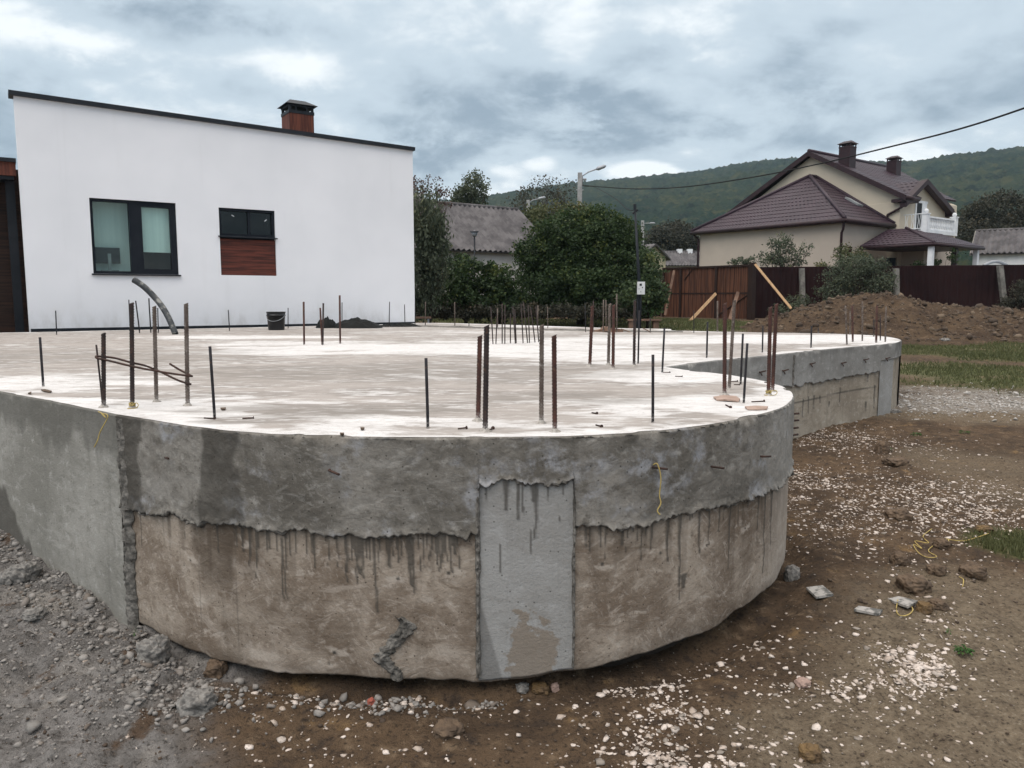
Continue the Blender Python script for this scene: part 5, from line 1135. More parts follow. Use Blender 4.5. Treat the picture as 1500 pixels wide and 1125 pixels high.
a = atY(1430, 380, 44); b = atY(1570, 380, 41.5)
gable_house('outbuilding', (a.x, a.y), (b.x, b.y), .9, atY(1440, 369, 44).z, atY(1440, 340, 46.5).z, 5.0, M['white'], M['asbestos'], 'white outbuilding with grey corrugated roof at the right edge', over=.3)
# arched dark thing beyond the fence
mb = MB(); c = atY(1458, 389, 36); mb.tube([c + Vector((-.55 + 1.1 * k / 10, 0, .18 * math.sin(math.pi * k / 10))) for k in range(11)], .07, 8); mb.box(c.x - .5, c.x + .5, c.y - .3, c.y + .3, c.z - 1, c.z + .02)
o = mb.build('awning', M['steel']); tag(o, 'small grey arched cover showing over the fence at right', 'cover')

# ------------------------------------------------------------------ fences and gate
def corrug(p0, p1, z0f, z1f, step, amp, name, mat, parent):
    ex = (p1 - p0); L = ex.length; ex = ex / L; ny = Vector((ex.y, -ex.x, 0)); n_ = int(L / step); vs = []; fs = []
    pat = [0, 1, 1, 0]
    for i in range(n_ + 1):
        x = L * i / n_; p = p0 + ex * x + ny * amp * pat[i % 4]; vs += [(p.x, p.y, z0f(x / L)), (p.x, p.y, z1f(x / L))]
        if i: fs.append((2 * i - 2, 2 * i, 2 * i + 1, 2 * i - 1))
    return MB().add(vs, fs).build(name, mat, parent)
fe = empty('fence', (0, 0, 0)); tag(fe, 'dark brown profiled sheet fence behind the dirt mound', 'fence')
f0 = atY(1104, 392, 31.2); f1 = atY(1500, 388, 29.0); f2 = f0 + (f1 - f0) * 1.9
f0.z = f1.z = f2.z = 0
ztop0 = atY(1104, 392, 31.2).z; ztop1 = atY(1500, 388.3, 29.0).z
zt_f = lambda t: ztop0 + (ztop1 - ztop0) * min(t * 1.9, 1) + .02 * math.sin(t * 29)
corrug(f0, f2, lambda t: .72, zt_f, .055, .03, 'panel', M['sheet'], fe)
exf = (f1 - f0).normalized(); nf = Vector((exf.y, -exf.x, 0))
MB().tube([Vector((f0.x, f0.y, ztop0)) - nf * .02, Vector((f2.x, f2.y, ztop1 + (ztop1 - ztop0) * .0)) - nf * .02], .02, 6).build('rail', M['sheet'], fe)
for (xt, yt, xb, yb) in ((1174.5, 393, 1175.5, 437), (1312.5, 393, 1313.5, 440), (1464.5, 389, 1472, 455)):
    Yq = float(np.interp(xt, [1104, 1500], [31.2, 29.0])) - .16
    p = atY(xt, yt, Yq); q = atY(xb, yb, Yq); q = p + (q - p) * ((p.z - .6) / (p.z - q.z))
    h_ = .085; mm = MB(); mm.hexa([q + Vector((dx, dy, 0)) for dx, dy in ((-h_, -h_), (h_, -h_), (h_, h_), (-h_, h_))], [p + Vector((dx, dy, 0)) for dx, dy in ((-h_, -h_), (h_, -h_), (h_, h_), (-h_, h_))]); mm.build('post', M['post'], fe)
# gate
ga = empty('gate', (0, 0, 0)); tag(ga, 'wide reddish wooden board gate with dark steel frame', 'gate')
g0 = atY(973, 393, 33.0); g1 = atY(1103, 388, 29.0); g0b = Vector((g0.x, g0.y, 0)); g1b = Vector((g1.x, g1.y, 0)); gex = (g1b - g0b).normalized(); gny = Vector((gex.y, -gex.x, 0)); GL = (g1b - g0b).length
def GT(x, y, z): return g0b + gex * x + gny * y + Vector((0, 0, z))
gtz = lambda x: g0.z + (g1.z - g0.z) * x / GL
nbd = 44
for k in range(nbd):
    x0 = GL * k / nbd + .006; x1 = GL * (k + 1) / nbd - .006; o_ = .008 * (k % 2)
    MB().box(x0, x1, o_, .025 + o_, .84, gtz(x0) - .03, GT).build('board', M['gatewood'], ga)
fm = MB(); fm.box(0, GL, .03, .045, 1.78, 1.84, GT)
for x in (.02, GL * .22, GL * .63, GL - .1): fm.box(x - .05, x + .06, .036, .08, .8, gtz(x) + .02, GT)
fm.hexa([GT(-.03, .034, g0.z - .05), GT(GL, .034, g1.z - .05), GT(GL, .09, g1.z - .05), GT(-.03, .09, g0.z - .05)], [GT(-.03, .034, g0.z + .02), GT(GL, .034, g1.z + .02), GT(GL, .09, g1.z + .02), GT(-.03, .09, g0.z + .02)])
fm.box(GL - .02, GL + .12, -.06, .14, .72, g1.z + .08, GT)
fm.tube([GT(GL * .66, .05, .95), GT(GL * .97, .05, 1.75)], .022, 6).tube([GT(GL * .26, .05, 2.35), GT(GL * .35, .05, 2.75)], .02, 6)
fm.build('gate_frame', M['gateframe'], ga)
def plank(x0, y0, Y0, x1, y1, Y1, w, mat, lab):
    p = atY(x0, y0, Y0); q = atY(x1, y1, Y1); d = (q - p).normalized(); sx = d.cross(Vector((0, 1, 0))).normalized() * w / 2; sy = d.cross(sx).normalized() * .02
    o = MB().hexa([p - sx - sy, p + sx - sy, p + sx + sy, p - sx + sy], [q - sx - sy, q + sx - sy, q + sx + sy, q - sx + sy]).build('plank', M[mat], None, origin=tuple(q)); tag(o, lab, 'plank', 'planks propped near the gate')
plank(1106, 387, 28.6, 1159, 452, 27.5, .085, 'newwood', 'long pale plank propped from the top of the gate corner to the mound')
plank(1048.5, 430, 28.9, 1010, 471, 27.6, .10, 'newwood', 'pinkish plank slanting down left before the gate')
plank(1081, 428, 29.0, 1069, 468, 28.2, .12, 'oldwood', 'brown plank leaning on the gate behind the tall bars')
plank(987.5, 396, 32.2, 974, 462, 31.6, .09, 'oldwood', 'brown plank leaning against the left end of the gate')
# low brown fence behind the trees
fl = empty('fence', (0, 0, 0)); tag(fl, 'low dark brown fence half hidden under the trees left of the gate', 'fence')
p0 = atY(560, 440, 30); p1 = g0.copy(); p0.z = 0; p1.z = 0; p1 = p1 + Vector((-.05, .3, 0)); zl0 = atY(640, 432, 30).z; zl1 = atY(965, 398, 33).z
corrug(p0, p1, lambda t: .6, lambda t: zl0 if t < .8 else zl1, .06, .03, 'panel', M['sheet'], fl)
# plank bench
bn = empty('bench', G(940, 473)); bn.location = atY(943, 474, 22.5); tag(bn, 'low weathered plank on blocks in the grass beyond the slab', 'bench')
MB().box(-.48, .48, -.18, .18, .08, .13).build('plank', M['oldwood'], bn)
for sx in (-.36, .34): MB().box(sx - .08, sx + .08, -.13, .13, -.2, .08).build('block', M['oldwood'], bn)
b2 = empty('crate', (0, 0, 0)); b2.location = atY(617, 474, 18.5); tag(b2, 'low dark table frame just right of the white house corner', 'frame')
MB().box(-.22, .22, -.2, .2, .12, .16).build('top', M['oldwood'], b2)
for sx in (-.19, .19): MB().box(sx - .02, sx + .02, -.18, -.14, -.2, .12).build('leg', M['steel'], b2)

# ------------------------------------------------------------------ poles, lamps, cable
def lamp(px, yt, yb, Y, arm, r, mat, lab, zg=.8, square=True):
    t = atY(px, yt, Y); L = empty('street_lamp', (t.x, Y, zg)); tag(L, lab, 'street lamp', 'street lamps beyond the trees')
    h = t.z - zg; MB().hexa([(-r * 1.3, -r, -.3), (r * 1.3, -r, -.3), (r * 1.3, r, -.3), (-r * 1.3, r, -.3)], [(-r, -r * .8, h), (r, -r * .8, h), (r, r * .8, h), (-r, r * .8, h)]).build('pole', M[mat], L)
    P = [atY(x, y, Y) - Vector((t.x, Y, zg)) for x, y in arm]
    MB().tube([P[0] - Vector((0, 0, .5)), P[0]] + P[1:], .035, 6).build('arm', M['steel'], L, True)
    d = (P[-1] - P[-2]).normalized(); MB().tube([P[-1] - d * .1, P[-1], P[-1] + d * .35, P[-1] + d * .45], [.05, .1, .09, .03], 8).build('lamp_head', M['steel'], L, True)
    return L, t
L1, t1_ = lamp(849.5, 253, 315, 42, [(853, 258), (862, 252), (876, 247)], .11, 'lamppole', 'tall concrete street lamp rising above the big round tree')
MB().tube([(.12, 0, t1_.z - .8 - .35), (.35, 0, t1_.z - .8 - .35)], .06, 6).tube([(-.2, 0, t1_.z - .8 - .9), (.2, 0, t1_.z - .8 - .9)], .03, 6).build('insulator', M['steel'], L1)
lamp(773.5, 293, 330, 55, [(774, 297), (781, 293), (790, 291)], .11, 'lamppole', 'smaller grey street lamp left of the tall one, by the old roof')
lamp(941.5, 323, 362, 75, [(943, 327), (950, 327), (953, 327)], .13, 'lamppole', 'distant pale street lamp right of the meter pole')
# solar garden lamp
t = atY(695, 340, 26); gl_ = empty('garden_lamp', (t.x, t.y, .8)); tag(gl_, 'dark round-headed garden lamp on a thin pole before the old roof', 'lamp')
h = t.z - .8; MB().tube([(0, 0, -.2), (0, 0, h)], .025, 8).build('pole', M['black'], gl_, True)
MB().tube([(0, 0, h - .16), (0, 0, h - .1), (0, 0, h), (0, 0, h + .05)], [.04, .09, .11, .02], 12).build('lamp_head', M['steel'], gl_, True)
MB().tube([(0, 0, h + .0), (0, 0, h + .03)], [.16, .14], 12).build('lamp_cap', M['black'], gl_)
# meter pole
pm_ = atY(931, 300, 21); mpz = float(gmacro(np.array([4.]), np.array([21.]))[0]); mpo = empty('meter_pole', (atY(937, 470, 21).x, 21, mpz)); tag(mpo, 'dark steel pole carrying wires and a white meter box', 'pole')
pt = atY(930, 302, 21) - mpo.location; MB().tube([(0, 0, -.3), (0, 0, 1.0), (pt.x * .3, 0, pt.z * .5), (pt.x, 0, pt.z)], [.045, .045, .04, .028], 8).build('pole', M['black'], mpo, True)
MB().tube([pt + Vector((-.06, 0, -.2)), pt + Vector((.08, 0, -.1))], .03, 6).tube([pt + Vector((0, 0, -.1)), pt + Vector((0, 0, .05))], .04, 6).build('bracket', M['black'], mpo)
bc = atY(938.5, 422, 20.93) - mpo.location
mbx = MB().box(bc.x - .1, bc.x + .1, bc.y - .09, bc.y, bc.z - .17, bc.z + .17).build('meter_box', M['glasswhite'], mpo)
MB().box(bc.x - .045, bc.x + .015, bc.y - .094, bc.y - .088, bc.z + .06, bc.z + .12).box(bc.x + .02, bc.x + .045, bc.y - .094, bc.y - .088, bc.z - .0, bc.z + .03).box(bc.x - .07, bc.x - .05, bc.y - .094, bc.y - .088, bc.z - .03, bc.z - .01).box(bc.x - .02, bc.x + .0, bc.y - .094, bc.y - .088, bc.z - .11, bc.z - .09).build('meter_window', M['roomdark'], mbx)
MB().tube([(bc.x - .08, bc.y, bc.z - .15), (bc.x - .08, bc.y, -.2)], .02, 6).build('conduit', M['black'], mpo)
def cable(P, r, lab):
    o = MB().tube(smooth_path(P, 10), r, 6).build('power_cable', M['cable'], None, True, origin=tuple(P[0])); tag(o, lab, 'cable', 'overhead cables')
cable([atY(853, 271.5, 42), atY(925, 276.5, 38), atY(1000, 274, 34), atY(1100, 260, 30), atY(1200, 240, 26), atY(1300, 216, 22.5), atY(1400, 190.5, 19.5), atY(1500, 158.5, 17), atY(1640, 105, 14)], .022, 'long black power cable from the tall street lamp to the upper right')
cable([atY(855, 273.5, 42), atY(870, 274, 40), atY(900, 290, 30), atY(918, 306, 24), atY(930, 307.5, 21)], .012, 'thin service cable from the tall street lamp down to the meter pole')
cable([atY(775, 309, 55), atY(790, 314, 54), atY(812, 313, 52), atY(849, 300, 42.2)], .02, 'sagging cable between the two street lamps')

# ------------------------------------------------------------------ trees
def tree(name, cat, lab, blobs, nclump, per, leaf, mat, base, seed, group=None, clr=.34, trunk_r=.12, shell=.5, twigs=0, droop=0, limbs=10):
    """blobs: (px, py, rx_px, ry_px, Y, depth_m)"""
    r_ = np.random.default_rng(seed); root = empty(name, base); tag(root, lab, cat, group); b = Vector(base)
    C = []; W_ = []
    for (px, py, rx, ry, Y, dm) in blobs:
        c = atY(px, py, Y); sc_ = Y / FPX; C.append((c, rx * sc_, dm, ry * sc_)); W_.append((rx * ry) ** 1.0)
    W_ = np.array(W_) / sum(W_); cen = []; tin = []
    while len(cen) < nclump:
        i = r_.choice(len(C), p=W_); c, ax_, ay_, az_ = C[i]; d = r_.normal(size=3); d /= np.linalg.norm(d); rad = (shell + (1 - shell) * r_.random() ** .6) * (.86 + .2 * r_.random())
        p = np.array([c.x + d[0] * ax_ * rad, c.y + d[1] * ay_ * rad, c.z + d[2] * az_ * rad])
        if p[2] < b.z + .05: continue
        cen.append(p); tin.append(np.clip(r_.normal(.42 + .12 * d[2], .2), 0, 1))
    cen = np.array(cen); tin = np.array(tin)
    cr = clr * (.6 + .8 * r_.random(len(cen)))
    n_ = nclump * per; idx = np.repeat(np.arange(nclump), per)
    off = r_.normal(size=(n_, 3)); off /= np.linalg.norm(off, axis=1)[:, None]; off *= (r_.random(n_) ** .45)[:, None] * cr[idx][:, None]; off[:, 2] *= .8 + droop
    off[:, 2] -= droop * cr[idx] * r_.random(n_)
    P = cen[idx] + off
    a = r_.normal(size=(n_, 3)); a /= np.linalg.norm(a, axis=1)[:, None]; a[:, 2] -= droop * 1.2
    q = r_.normal(size=(n_, 3)); q[:, 2] += .6; bb = np.cross(a, q); bb /= np.linalg.norm(bb, axis=1)[:, None]
    sz = leaf * (.6 + .8 * r_.random(n_))[:, None]
    v0_ = P - a * sz * .5; v1_ = P + bb * sz * .32; v2_ = P + a * sz * .5; v3_ = P - bb * sz * .32
    V_ = np.stack([v0_, v1_, v2_, v3_], 1).reshape(-1, 3) - np.array(b)
    F_ = np.arange(n_ * 4).reshape(-1, 4); tn = np.clip(tin[idx] + r_.normal(0, .16, n_), 0, 1)
    npmesh('crown', V_, F_, M[mat], root, False, {'tint': np.repeat(tn, 4)})
    tm = MB(); topc = Vector(cen.mean(0)) - b; tm.tube([(0, 0, -.3), topc * .35 + Vector((.05, 0, 0)), topc * .75], [trunk_r, trunk_r * .8, trunk_r * .55], 8)
    for k in r_.choice(len(cen), min(limbs + twigs, len(cen)), replace=False):
        e_ = Vector(cen[k]) - b; s_ = topc * float(r_.uniform(.2, .7)); m_ = (s_ + e_) / 2 + Vector(r_.normal(0, .12, 3)); rr = trunk_r * .4 if k % 3 == 0 else trunk_r * .25
        tm.tube([s_, m_, e_], [rr, rr * .6, rr * .2], 5)
    tm.build('trunk', M['bark'], root, True); return root
def gb(px, py, Y): 
    p = atY(px, py, Y); return (p.x, Y, float(gmacro(np.array([p.x]), np.array([float(Y)]))[0]))
gtr = 'trees and shrubs beyond the slab'
tree('broadleaf_tree', 'tree', 'large dense dark green round tree left of the meter pole', [(858, 375, 92, 62, 26, 1.6), (885, 335, 48, 30, 26, 1.0), (810, 365, 55, 42, 25.5, 1.2), (905, 390, 45, 55, 25.8, 1.2), (800, 420, 58, 38, 25, 1.2), (870, 425, 80, 38, 25, 1.3), (835, 338, 40, 25, 26, .9)], 1150, 72, .09, 'leaf_dark', gb(850, 460, 26), 301, gtr, clr=.33, trunk_r=.18, shell=.62)
tree('shrub', 'shrub', 'lighter green shrub under the meter pole beside the big tree', [(950, 395, 18, 32, 24, .7), (955, 430, 20, 28, 23.5, .7), (925, 440, 25, 22, 23, .6)], 110, 45, .10, 'leaf_mid', gb(948, 462, 24), 302, gtr, clr=.26, trunk_r=.05)
tree('shrub', 'shrub', 'dark shrub before the old house, middle of the three', [(680, 412, 42, 40, 24, 1.0), (655, 430, 34, 32, 23.5, .8), (700, 440, 36, 28, 23.5, .8)], 210, 50, .10, 'leaf_dark', gb(682, 462, 24), 303, gtr, clr=.28, trunk_r=.07)
tree('shrub', 'shrub', 'loose dark shrub between the old house wall and the big tree', [(730, 415, 22, 35, 23.5, .6), (738, 440, 28, 28, 23.5, .7), (714, 388, 12, 14, 23.5, .3)], 95, 45, .10, 'leaf_dark', gb(728, 462, 23.5), 304, gtr, clr=.22, trunk_r=.05)
tree('willow_tree', 'tree', 'feathery green tree rising just behind the white house corner', [(622, 325, 30, 48, 20.5, .8), (628, 380, 30, 52, 20.5, .8), (618, 420, 25, 35, 20.5, .6), (640, 345, 16, 35, 20.5, .5)], 190, 50, .075, 'leaf_grey', gb(628, 462, 20.5), 305, gtr, clr=.26, trunk_r=.05, droop=.8, twigs=25, shell=.2)
tree('sparse_tree', 'tree', 'sparse purplish brown tree top above the white house corner', [(625, 278, 26, 20, 28, 1.0), (648, 290, 12, 16, 28, .6), (612, 272, 14, 14, 28, .5), (630, 320, 20, 20, 28, .6)], 90, 16, .075, 'leaf_brown', gb(628, 462, 28), 306, gtr, clr=.22, trunk_r=.07, twigs=70)
tree('birch_tree', 'tree', 'small grey-green birch above the ridge of the old corrugated roof', [(697, 277, 17, 22, 50, 1.2), (680, 287, 15, 16, 50, 1.0), (670, 293, 10, 12, 50, .7), (700, 292, 16, 12, 50, .8)], 120, 36, .15, 'leaf_grey', gb(690, 462, 50), 307, gtr, clr=.42, trunk_r=.12)
tree('sparse_tree', 'tree', 'nearly bare tree with few leaves between the two street lamps', [(800, 275, 26, 16, 60, 1.5), (765, 285, 14, 12, 60, 1.0), (832, 272, 14, 8, 60, 1.0), (770, 300, 25, 14, 60, 1.2), (820, 290, 30, 12, 60, 1.2)], 130, 10, .17, 'leaf_far', gb(800, 462, 60), 308, gtr, clr=.55, trunk_r=.09, twigs=120, shell=.3)
tree('broadleaf_tree', 'tree', 'olive tree mass with brownish top just behind the big round tree', [(815, 325, 40, 28, 38, 1.5), (785, 325, 22, 22, 38, 1.2), (845, 320, 25, 22, 38, 1.2), (830, 350, 40, 30, 37, 1.2)], 240, 46, .13, 'leaf_olive', gb(815, 462, 38), 309, gtr, clr=.38, trunk_r=.12)
tree('broadleaf_tree', 'tree', 'dark brownish round tree on the hillside left of the beige house', [(985, 350, 34, 24, 90, 3), (960, 360, 22, 16, 90, 3), (1005, 365, 25, 16, 90, 3)], 230, 40, .30, 'leaf_far', gb(985, 400, 90), 310, gtr, clr=.95, trunk_r=.2)
tree('shrub', 'shrub', 'leafy shrub against the beige garage wall behind the gate', [(1148, 375, 34, 20, 32.5, .7), (1140, 357, 20, 14, 32.5, .5), (1180, 362, 10, 16, 32.5, .3), (1125, 380, 22, 10, 32.5, .4)], 150, 18, .085, 'leaf_grey', gb(1148, 440, 32.5), 311, gtr, clr=.22, trunk_r=.05, twigs=60, shell=.2)
tree('shrub', 'shrub', 'low leafy tuft showing over the wooden gate', [(1088, 382, 18, 6, 33, .4), (1075, 386, 8, 4, 33, .3)], 30, 16, .10, 'leaf_grey', gb(1085, 440, 33), 312, gtr, clr=.16, trunk_r=.03, twigs=12, shell=.2)
tree('shrub', 'shrub', 'wide bushy shrub in front of the brown fence behind the mound', [(1250, 405, 48, 24, 29.2, .6), (1265, 388, 36, 18, 29.2, .6), (1225, 425, 36, 18, 29, .5), (1290, 415, 30, 20, 29, .5)], 260, 30, .075, 'leaf_grey', gb(1250, 440, 29), 313, gtr, clr=.24, trunk_r=.05, twigs=30, shell=.25)
tree('shrub', 'shrub', 'thin upright shrub beside the garage door of the beige house', [(1235, 372, 14, 14, 33.5, .4), (1205, 388, 14, 7, 33.5, .3), (1262, 376, 20, 12, 33.5, .4)], 70, 22, .09, 'leaf_olive', gb(1238, 440, 33.5), 314, gtr, clr=.2, trunk_r=.04, twigs=26, shell=.1)
tree('broadleaf_tree', 'tree', 'hazy olive-brown tree behind the right end of the tiled house', [(1460, 315, 45, 32, 62, 2.5), (1495, 320, 40, 32, 62, 2.5), (1425, 335, 25, 25, 62, 2), (1440, 345, 60, 18, 60, 2)], 330, 40, .22, 'leaf_far', gb(1460, 400, 62), 315, gtr, clr=.7, trunk_r=.2)
tree('shrub', 'shrub', 'fruiting vine climbing beside the veranda post', [(1395, 378, 6, 14, 35, .3), (1370, 386, 12, 7, 35, .4), (1345, 388, 10, 5, 35, .3)], 45, 18, .09, 'leaf_dark', gb(1395, 440, 35), 316, gtr, clr=.14, trunk_r=.03, twigs=8, shell=.1)
tree('shrub', 'shrub', 'dull weedy shrub at the foot of the concrete post left of the mound', [(1170, 440, 24, 10, 29.6, .4), (1150, 452, 30, 7, 29, .4)], 60, 26, .06, 'leaf_grey', gb(1168, 452, 29.6), 317, gtr, clr=.16, trunk_r=.02, shell=.2)
tree('shrub', 'shrub', 'dark shrub growing against the brown fence at the right edge', [(1495, 430, 18, 22, 28.4, .4), (1478, 445, 14, 12, 28.4, .3)], 60, 28, .07, 'leaf_far', gb(1492, 450, 28.4), 318, gtr, clr=.2, trunk_r=.03, shell=.2)
tree('shrub', 'shrub', 'weeds and low greenery between the meter pole and the gate', [(955, 452, 16, 9, 27, .5), (940, 460, 20, 6, 26, .5)], 60, 26, .075, 'leaf_fresh', gb(950, 462, 26), 319, gtr, clr=.18, trunk_r=.02, shell=.2)
# hedge-like tall dry weeds under the trees
tree('hedge', 'hedge', 'strip of brownish dry weeds under the shrubs before the old house', [(640, 455, 40, 14, 23, .5), (700, 457, 60, 11, 22.8, .5), (780, 456, 60, 12, 22.8, .5), (850, 456, 60, 12, 22.8, .5), (905, 456, 30, 12, 22.8, .5)], 300, 30, .07, 'leaf_far', gb(740, 465, 22.8), 320, None, clr=.2, trunk_r=.02, shell=.1, limbs=4)

# ------------------------------------------------------------------ hills
def hills():
    naz, nr_ = 1100, 240
    az = np.linspace(R(-44), R(44), naz); rr = 140 * (1262 / 140) ** np.linspace(0, 1, nr_)
    AZ, RR = np.meshgrid(az, rr)
    pxs = [0, 400, 600, 720, 790, 860, 1000, 1100, 1150, 1200, 1320, 1400, 1500, 1700, 2200]; pys = [330, 318, 305, 294, 284, 273.5, 260, 245, 240.5, 243, 247, 236.5, 225.5, 212, 230]
    elev = np.interp(750 + FPX * np.tan(AZ), pxs, pys); x = RR * np.sin(AZ); y = RR * np.cos(AZ)
    crest_r = 1050 + 120 * np.sin(AZ * 5)
    tanel = (437 - elev) / FPX * np.cos(AZ)
    t = np.clip((RR - 140) / (crest_r - 140), 0, 1.6)
    prof = np.where(t < 1, (t ** 1.25) * .55 + .45 * sm(t), 1 - (t - 1) * 1.2)
    z = 1.0 + tanel * crest_r * prof
    z = z + 16 * fbm(x * .006, y * .006, 401) * sm(t * 2) * sm((1.0 - t) * 4) + 5 * fbm(x * .02, y * .02, 402) * sm(t * 3) * sm((1.05 - t) * 6)
    can = np.abs(fbm(x * .10, y * .10, 403, 3)) * 9 + fbm(x * .28, y * .28, 405, 2) * 7.0
    z = z + can * sm((RR - 170) / 120) * .9
    m, tt, p = material('forest_hill'); v = tt.pos()
    n1 = tt.noise(v, .006, 5, .6); n2 = tt.noise(v, .05, 7, .7); n3 = tt.noise(v, .22, 5, .7)
    c = tt.mix(tt.ramp(n1, .4, .62), (.012, .026, .016), (.026, .037, .018)); c = tt.mix(tt.ramp(n2, .51, .62), c, (.050, .054, .024)); c = tt.mix(tt.ramp(n2, .47, .39), c, (.004, .009, .006))
    c = tt.mix(tt.m('MULTIPLY', tt.ramp(n3, .55, .66), .6), c, (.055, .045, .024)); c = tt.mix(tt.m('MULTIPLY', tt.ramp(n3, .46, .34), .8), c, (.008, .014, .009))
    tt.set(p.inputs['Base Color'], c); p.inputs['Roughness'].default_value = 1; p.inputs['Specular IOR Level'].default_value = 0
    tt.set(p.inputs['Normal'], tt.bump(tt.m('ADD', n2, n3), 1.0, 3.0))
    o = npmesh('hills', np.c_[x.ravel(), y.ravel(), z.ravel()], grid_faces(nr_, naz), m, None, False); tag(o, kind='structure')
hills()

# ------------------------------------------------------------------ dirt mound
mx = np.arange(6.0, 24, .06); my = np.arange(17.5, 29, .07); XX, YY = np.meshgrid(mx, my); x = XX.ravel(); y = YY.ravel()
cx_ = [6.8, 7.35, 8.5, 9.4, 10.0, 10.6, 11.2, 12.0, 12.9, 13.9, 15.3, 18, 22, 24]; czz = [.62, .83, 1.22, 1.55, 1.66, 1.72, 1.70, 1.50, 1.42, 1.32, 1.18, 1.1, 1.0, .9]
crest = np.interp(x, cx_, czz); yc = 23 + .8 * fbm(x * .3, x * 0, 501); wdt = np.interp(x, [6, 8, 10, 13, 24], [2.0, 2.4, 3.0, 3.2, 3.4])
g0_ = gmacro(x, y); s_ = np.exp(-np.abs((y - yc) / wdt) ** 2.1 * 1.5)
hz = (crest - .62) * s_; hz = hz * (1 + .35 * fbm(x * 1.2, y * 1.2, 502)) + sm(hz * 4) * (.26 * fbm(x * 1.8, y * 1.8, 503) + .22 * np.abs(fbm(x * 4, y * 4, 504)) + .08 * fbm(x * 13, y * 13, 505))
MZ = None
zz = g0_ + hz - .05 * (1 - sm(hz * 8)) - .05
def mound_mat():
    m, t, p = material('mound_soil'); v = t.pos(); n1 = t.noise(v, 1.1, 7, .65); n2 = t.noise(v, 6, 8, .7); n3 = t.noise(v, 28, 5, .7)
    c = t.mix(t.ramp(n1, .38, .62), (.105, .073, .048), (.066, .046, .033)); c = t.mix(t.ramp(n2, .54, .68), c, (.16, .112, .075)); c = t.mix(t.ramp(n2, .46, .34), c, (.038, .027, .021))
    c = t.mix(t.m('MULTIPLY', t.ramp(n3, .62, .68), .7), c, (.30, .25, .20)); t.set(p.inputs['Base Color'], c); p.inputs['Roughness'].default_value = 1; p.inputs['Specular IOR Level'].default_value = .1
    t.set(p.inputs['Normal'], t.bump(t.m('ADD', n2, n3), .9, .06)); return m
o = npmesh('dirt_mound', np.c_[x, y, zz], grid_faces(len(my), len(mx)), mound_mat(), None, True); tag(o, 'long heap of excavated brown soil before the brown fence', 'soil heap')

# ------------------------------------------------------------------ chips, crumbs, stones
def ico():
    t = (1 + 5 ** .5) / 2; v = np.array([(-1, t, 0), (1, t, 0), (-1, -t, 0), (1, -t, 0), (0, -1, t), (0, 1, t), (0, -1, -t), (0, 1, -t), (t, 0, -1), (t, 0, 1), (-t, 0, -1), (-t, 0, 1)], float); v /= np.linalg.norm(v[0])
    f = np.array([(0, 11, 5), (0, 5, 1), (0, 1, 7), (0, 7, 10), (0, 10, 11), (1, 5, 9), (5, 11, 4), (11, 10, 2), (10, 7, 6), (7, 1, 8), (3, 9, 4), (3, 4, 2), (3, 2, 6), (3, 6, 8), (3, 8, 9), (4, 9, 5), (2, 4, 11), (6, 2, 10), (8, 6, 7), (9, 8, 1)]); return v, f
IV, IF = ico(); IV = np.sign(IV) * np.abs(IV) ** .55; IV = IV / np.linalg.norm(IV, axis=1).mean()
def scatter(name, pts, sizes, flat, mat, kind='stuff', sink=.25, rough=.35, zf=None):
    x, y = pts; k = ~inside(x, y) | (y > 30); x, y, sizes = x[k], y[k], sizes[k]; n_ = len(x)
    z = gfull(x, y) if zf is None else zf(x, y); V_ = IV[None] * (1 + rng.uniform(-rough, rough, (n_, 12, 1))) * sizes[:, None, None] * rng.uniform(.6, 1.25, (n_, 1, 3)); V_[:, :, 2] *= flat
    a = rng.normal(0, .35, n_); c_, s2 = np.cos(a)[:, None], np.sin(a)[:, None]; Yn = V_[:, :, 1] * c_ - V_[:, :, 2] * s2; Zn = V_[:, :, 1] * s2 + V_[:, :, 2] * c_
    b = rng.uniform(0, 6.28, n_); c_, s2 = np.cos(b)[:, None], np.sin(b)[:, None]; Xn = V_[:, :, 0] * c_ - Yn * s2; Y2 = V_[:, :, 0] * s2 + Yn * c_
    P = np.stack([Xn + x[:, None], Y2 + y[:, None], Zn + z[:, None] + (sizes * flat * (1 - sink * 2))[:, None]], -1).reshape(-1, 3)
    F_ = (IF[None] + (np.arange(n_) * 12)[:, None, None]).reshape(-1, 3); o = npmesh(name, P, F_, mat, None, False, {'tint': np.repeat(rng.random(n_), 12)}); tag(o, kind=kind); return o
def chipmat(name, c1, c2, c3):
    m, t, p = material(name); a = t.attr('tint'); c = t.mix(t.ramp(a, .1, .6), c1, c2); c = t.mix(t.ramp(a, .8, .95), c, c3); c = t.mix(t.m('MULTIPLY', t.ramp(t.noise(t.pos(), 120, 4), .5, .65), .35), c, (.12, .09, .07)); t.set(p.inputs['Base Color'], c); return m
M['rubble'] = chipmat('mortar_rubble', (.19, .182, .172), (.27, .255, .24), (.15, .125, .105)); M['crumb'] = chipmat('soil_crumb', (.095, .070, .050), (.055, .040, .030), (.16, .12, .085))
def ell(px, py, rx, ry, n_, p=1.0):
    c = Gm(px, py); r_ = rng.normal(size=(n_, 2)) * .55; return c.x + r_[:, 0] * rx, c.y + r_[:, 1] * ry
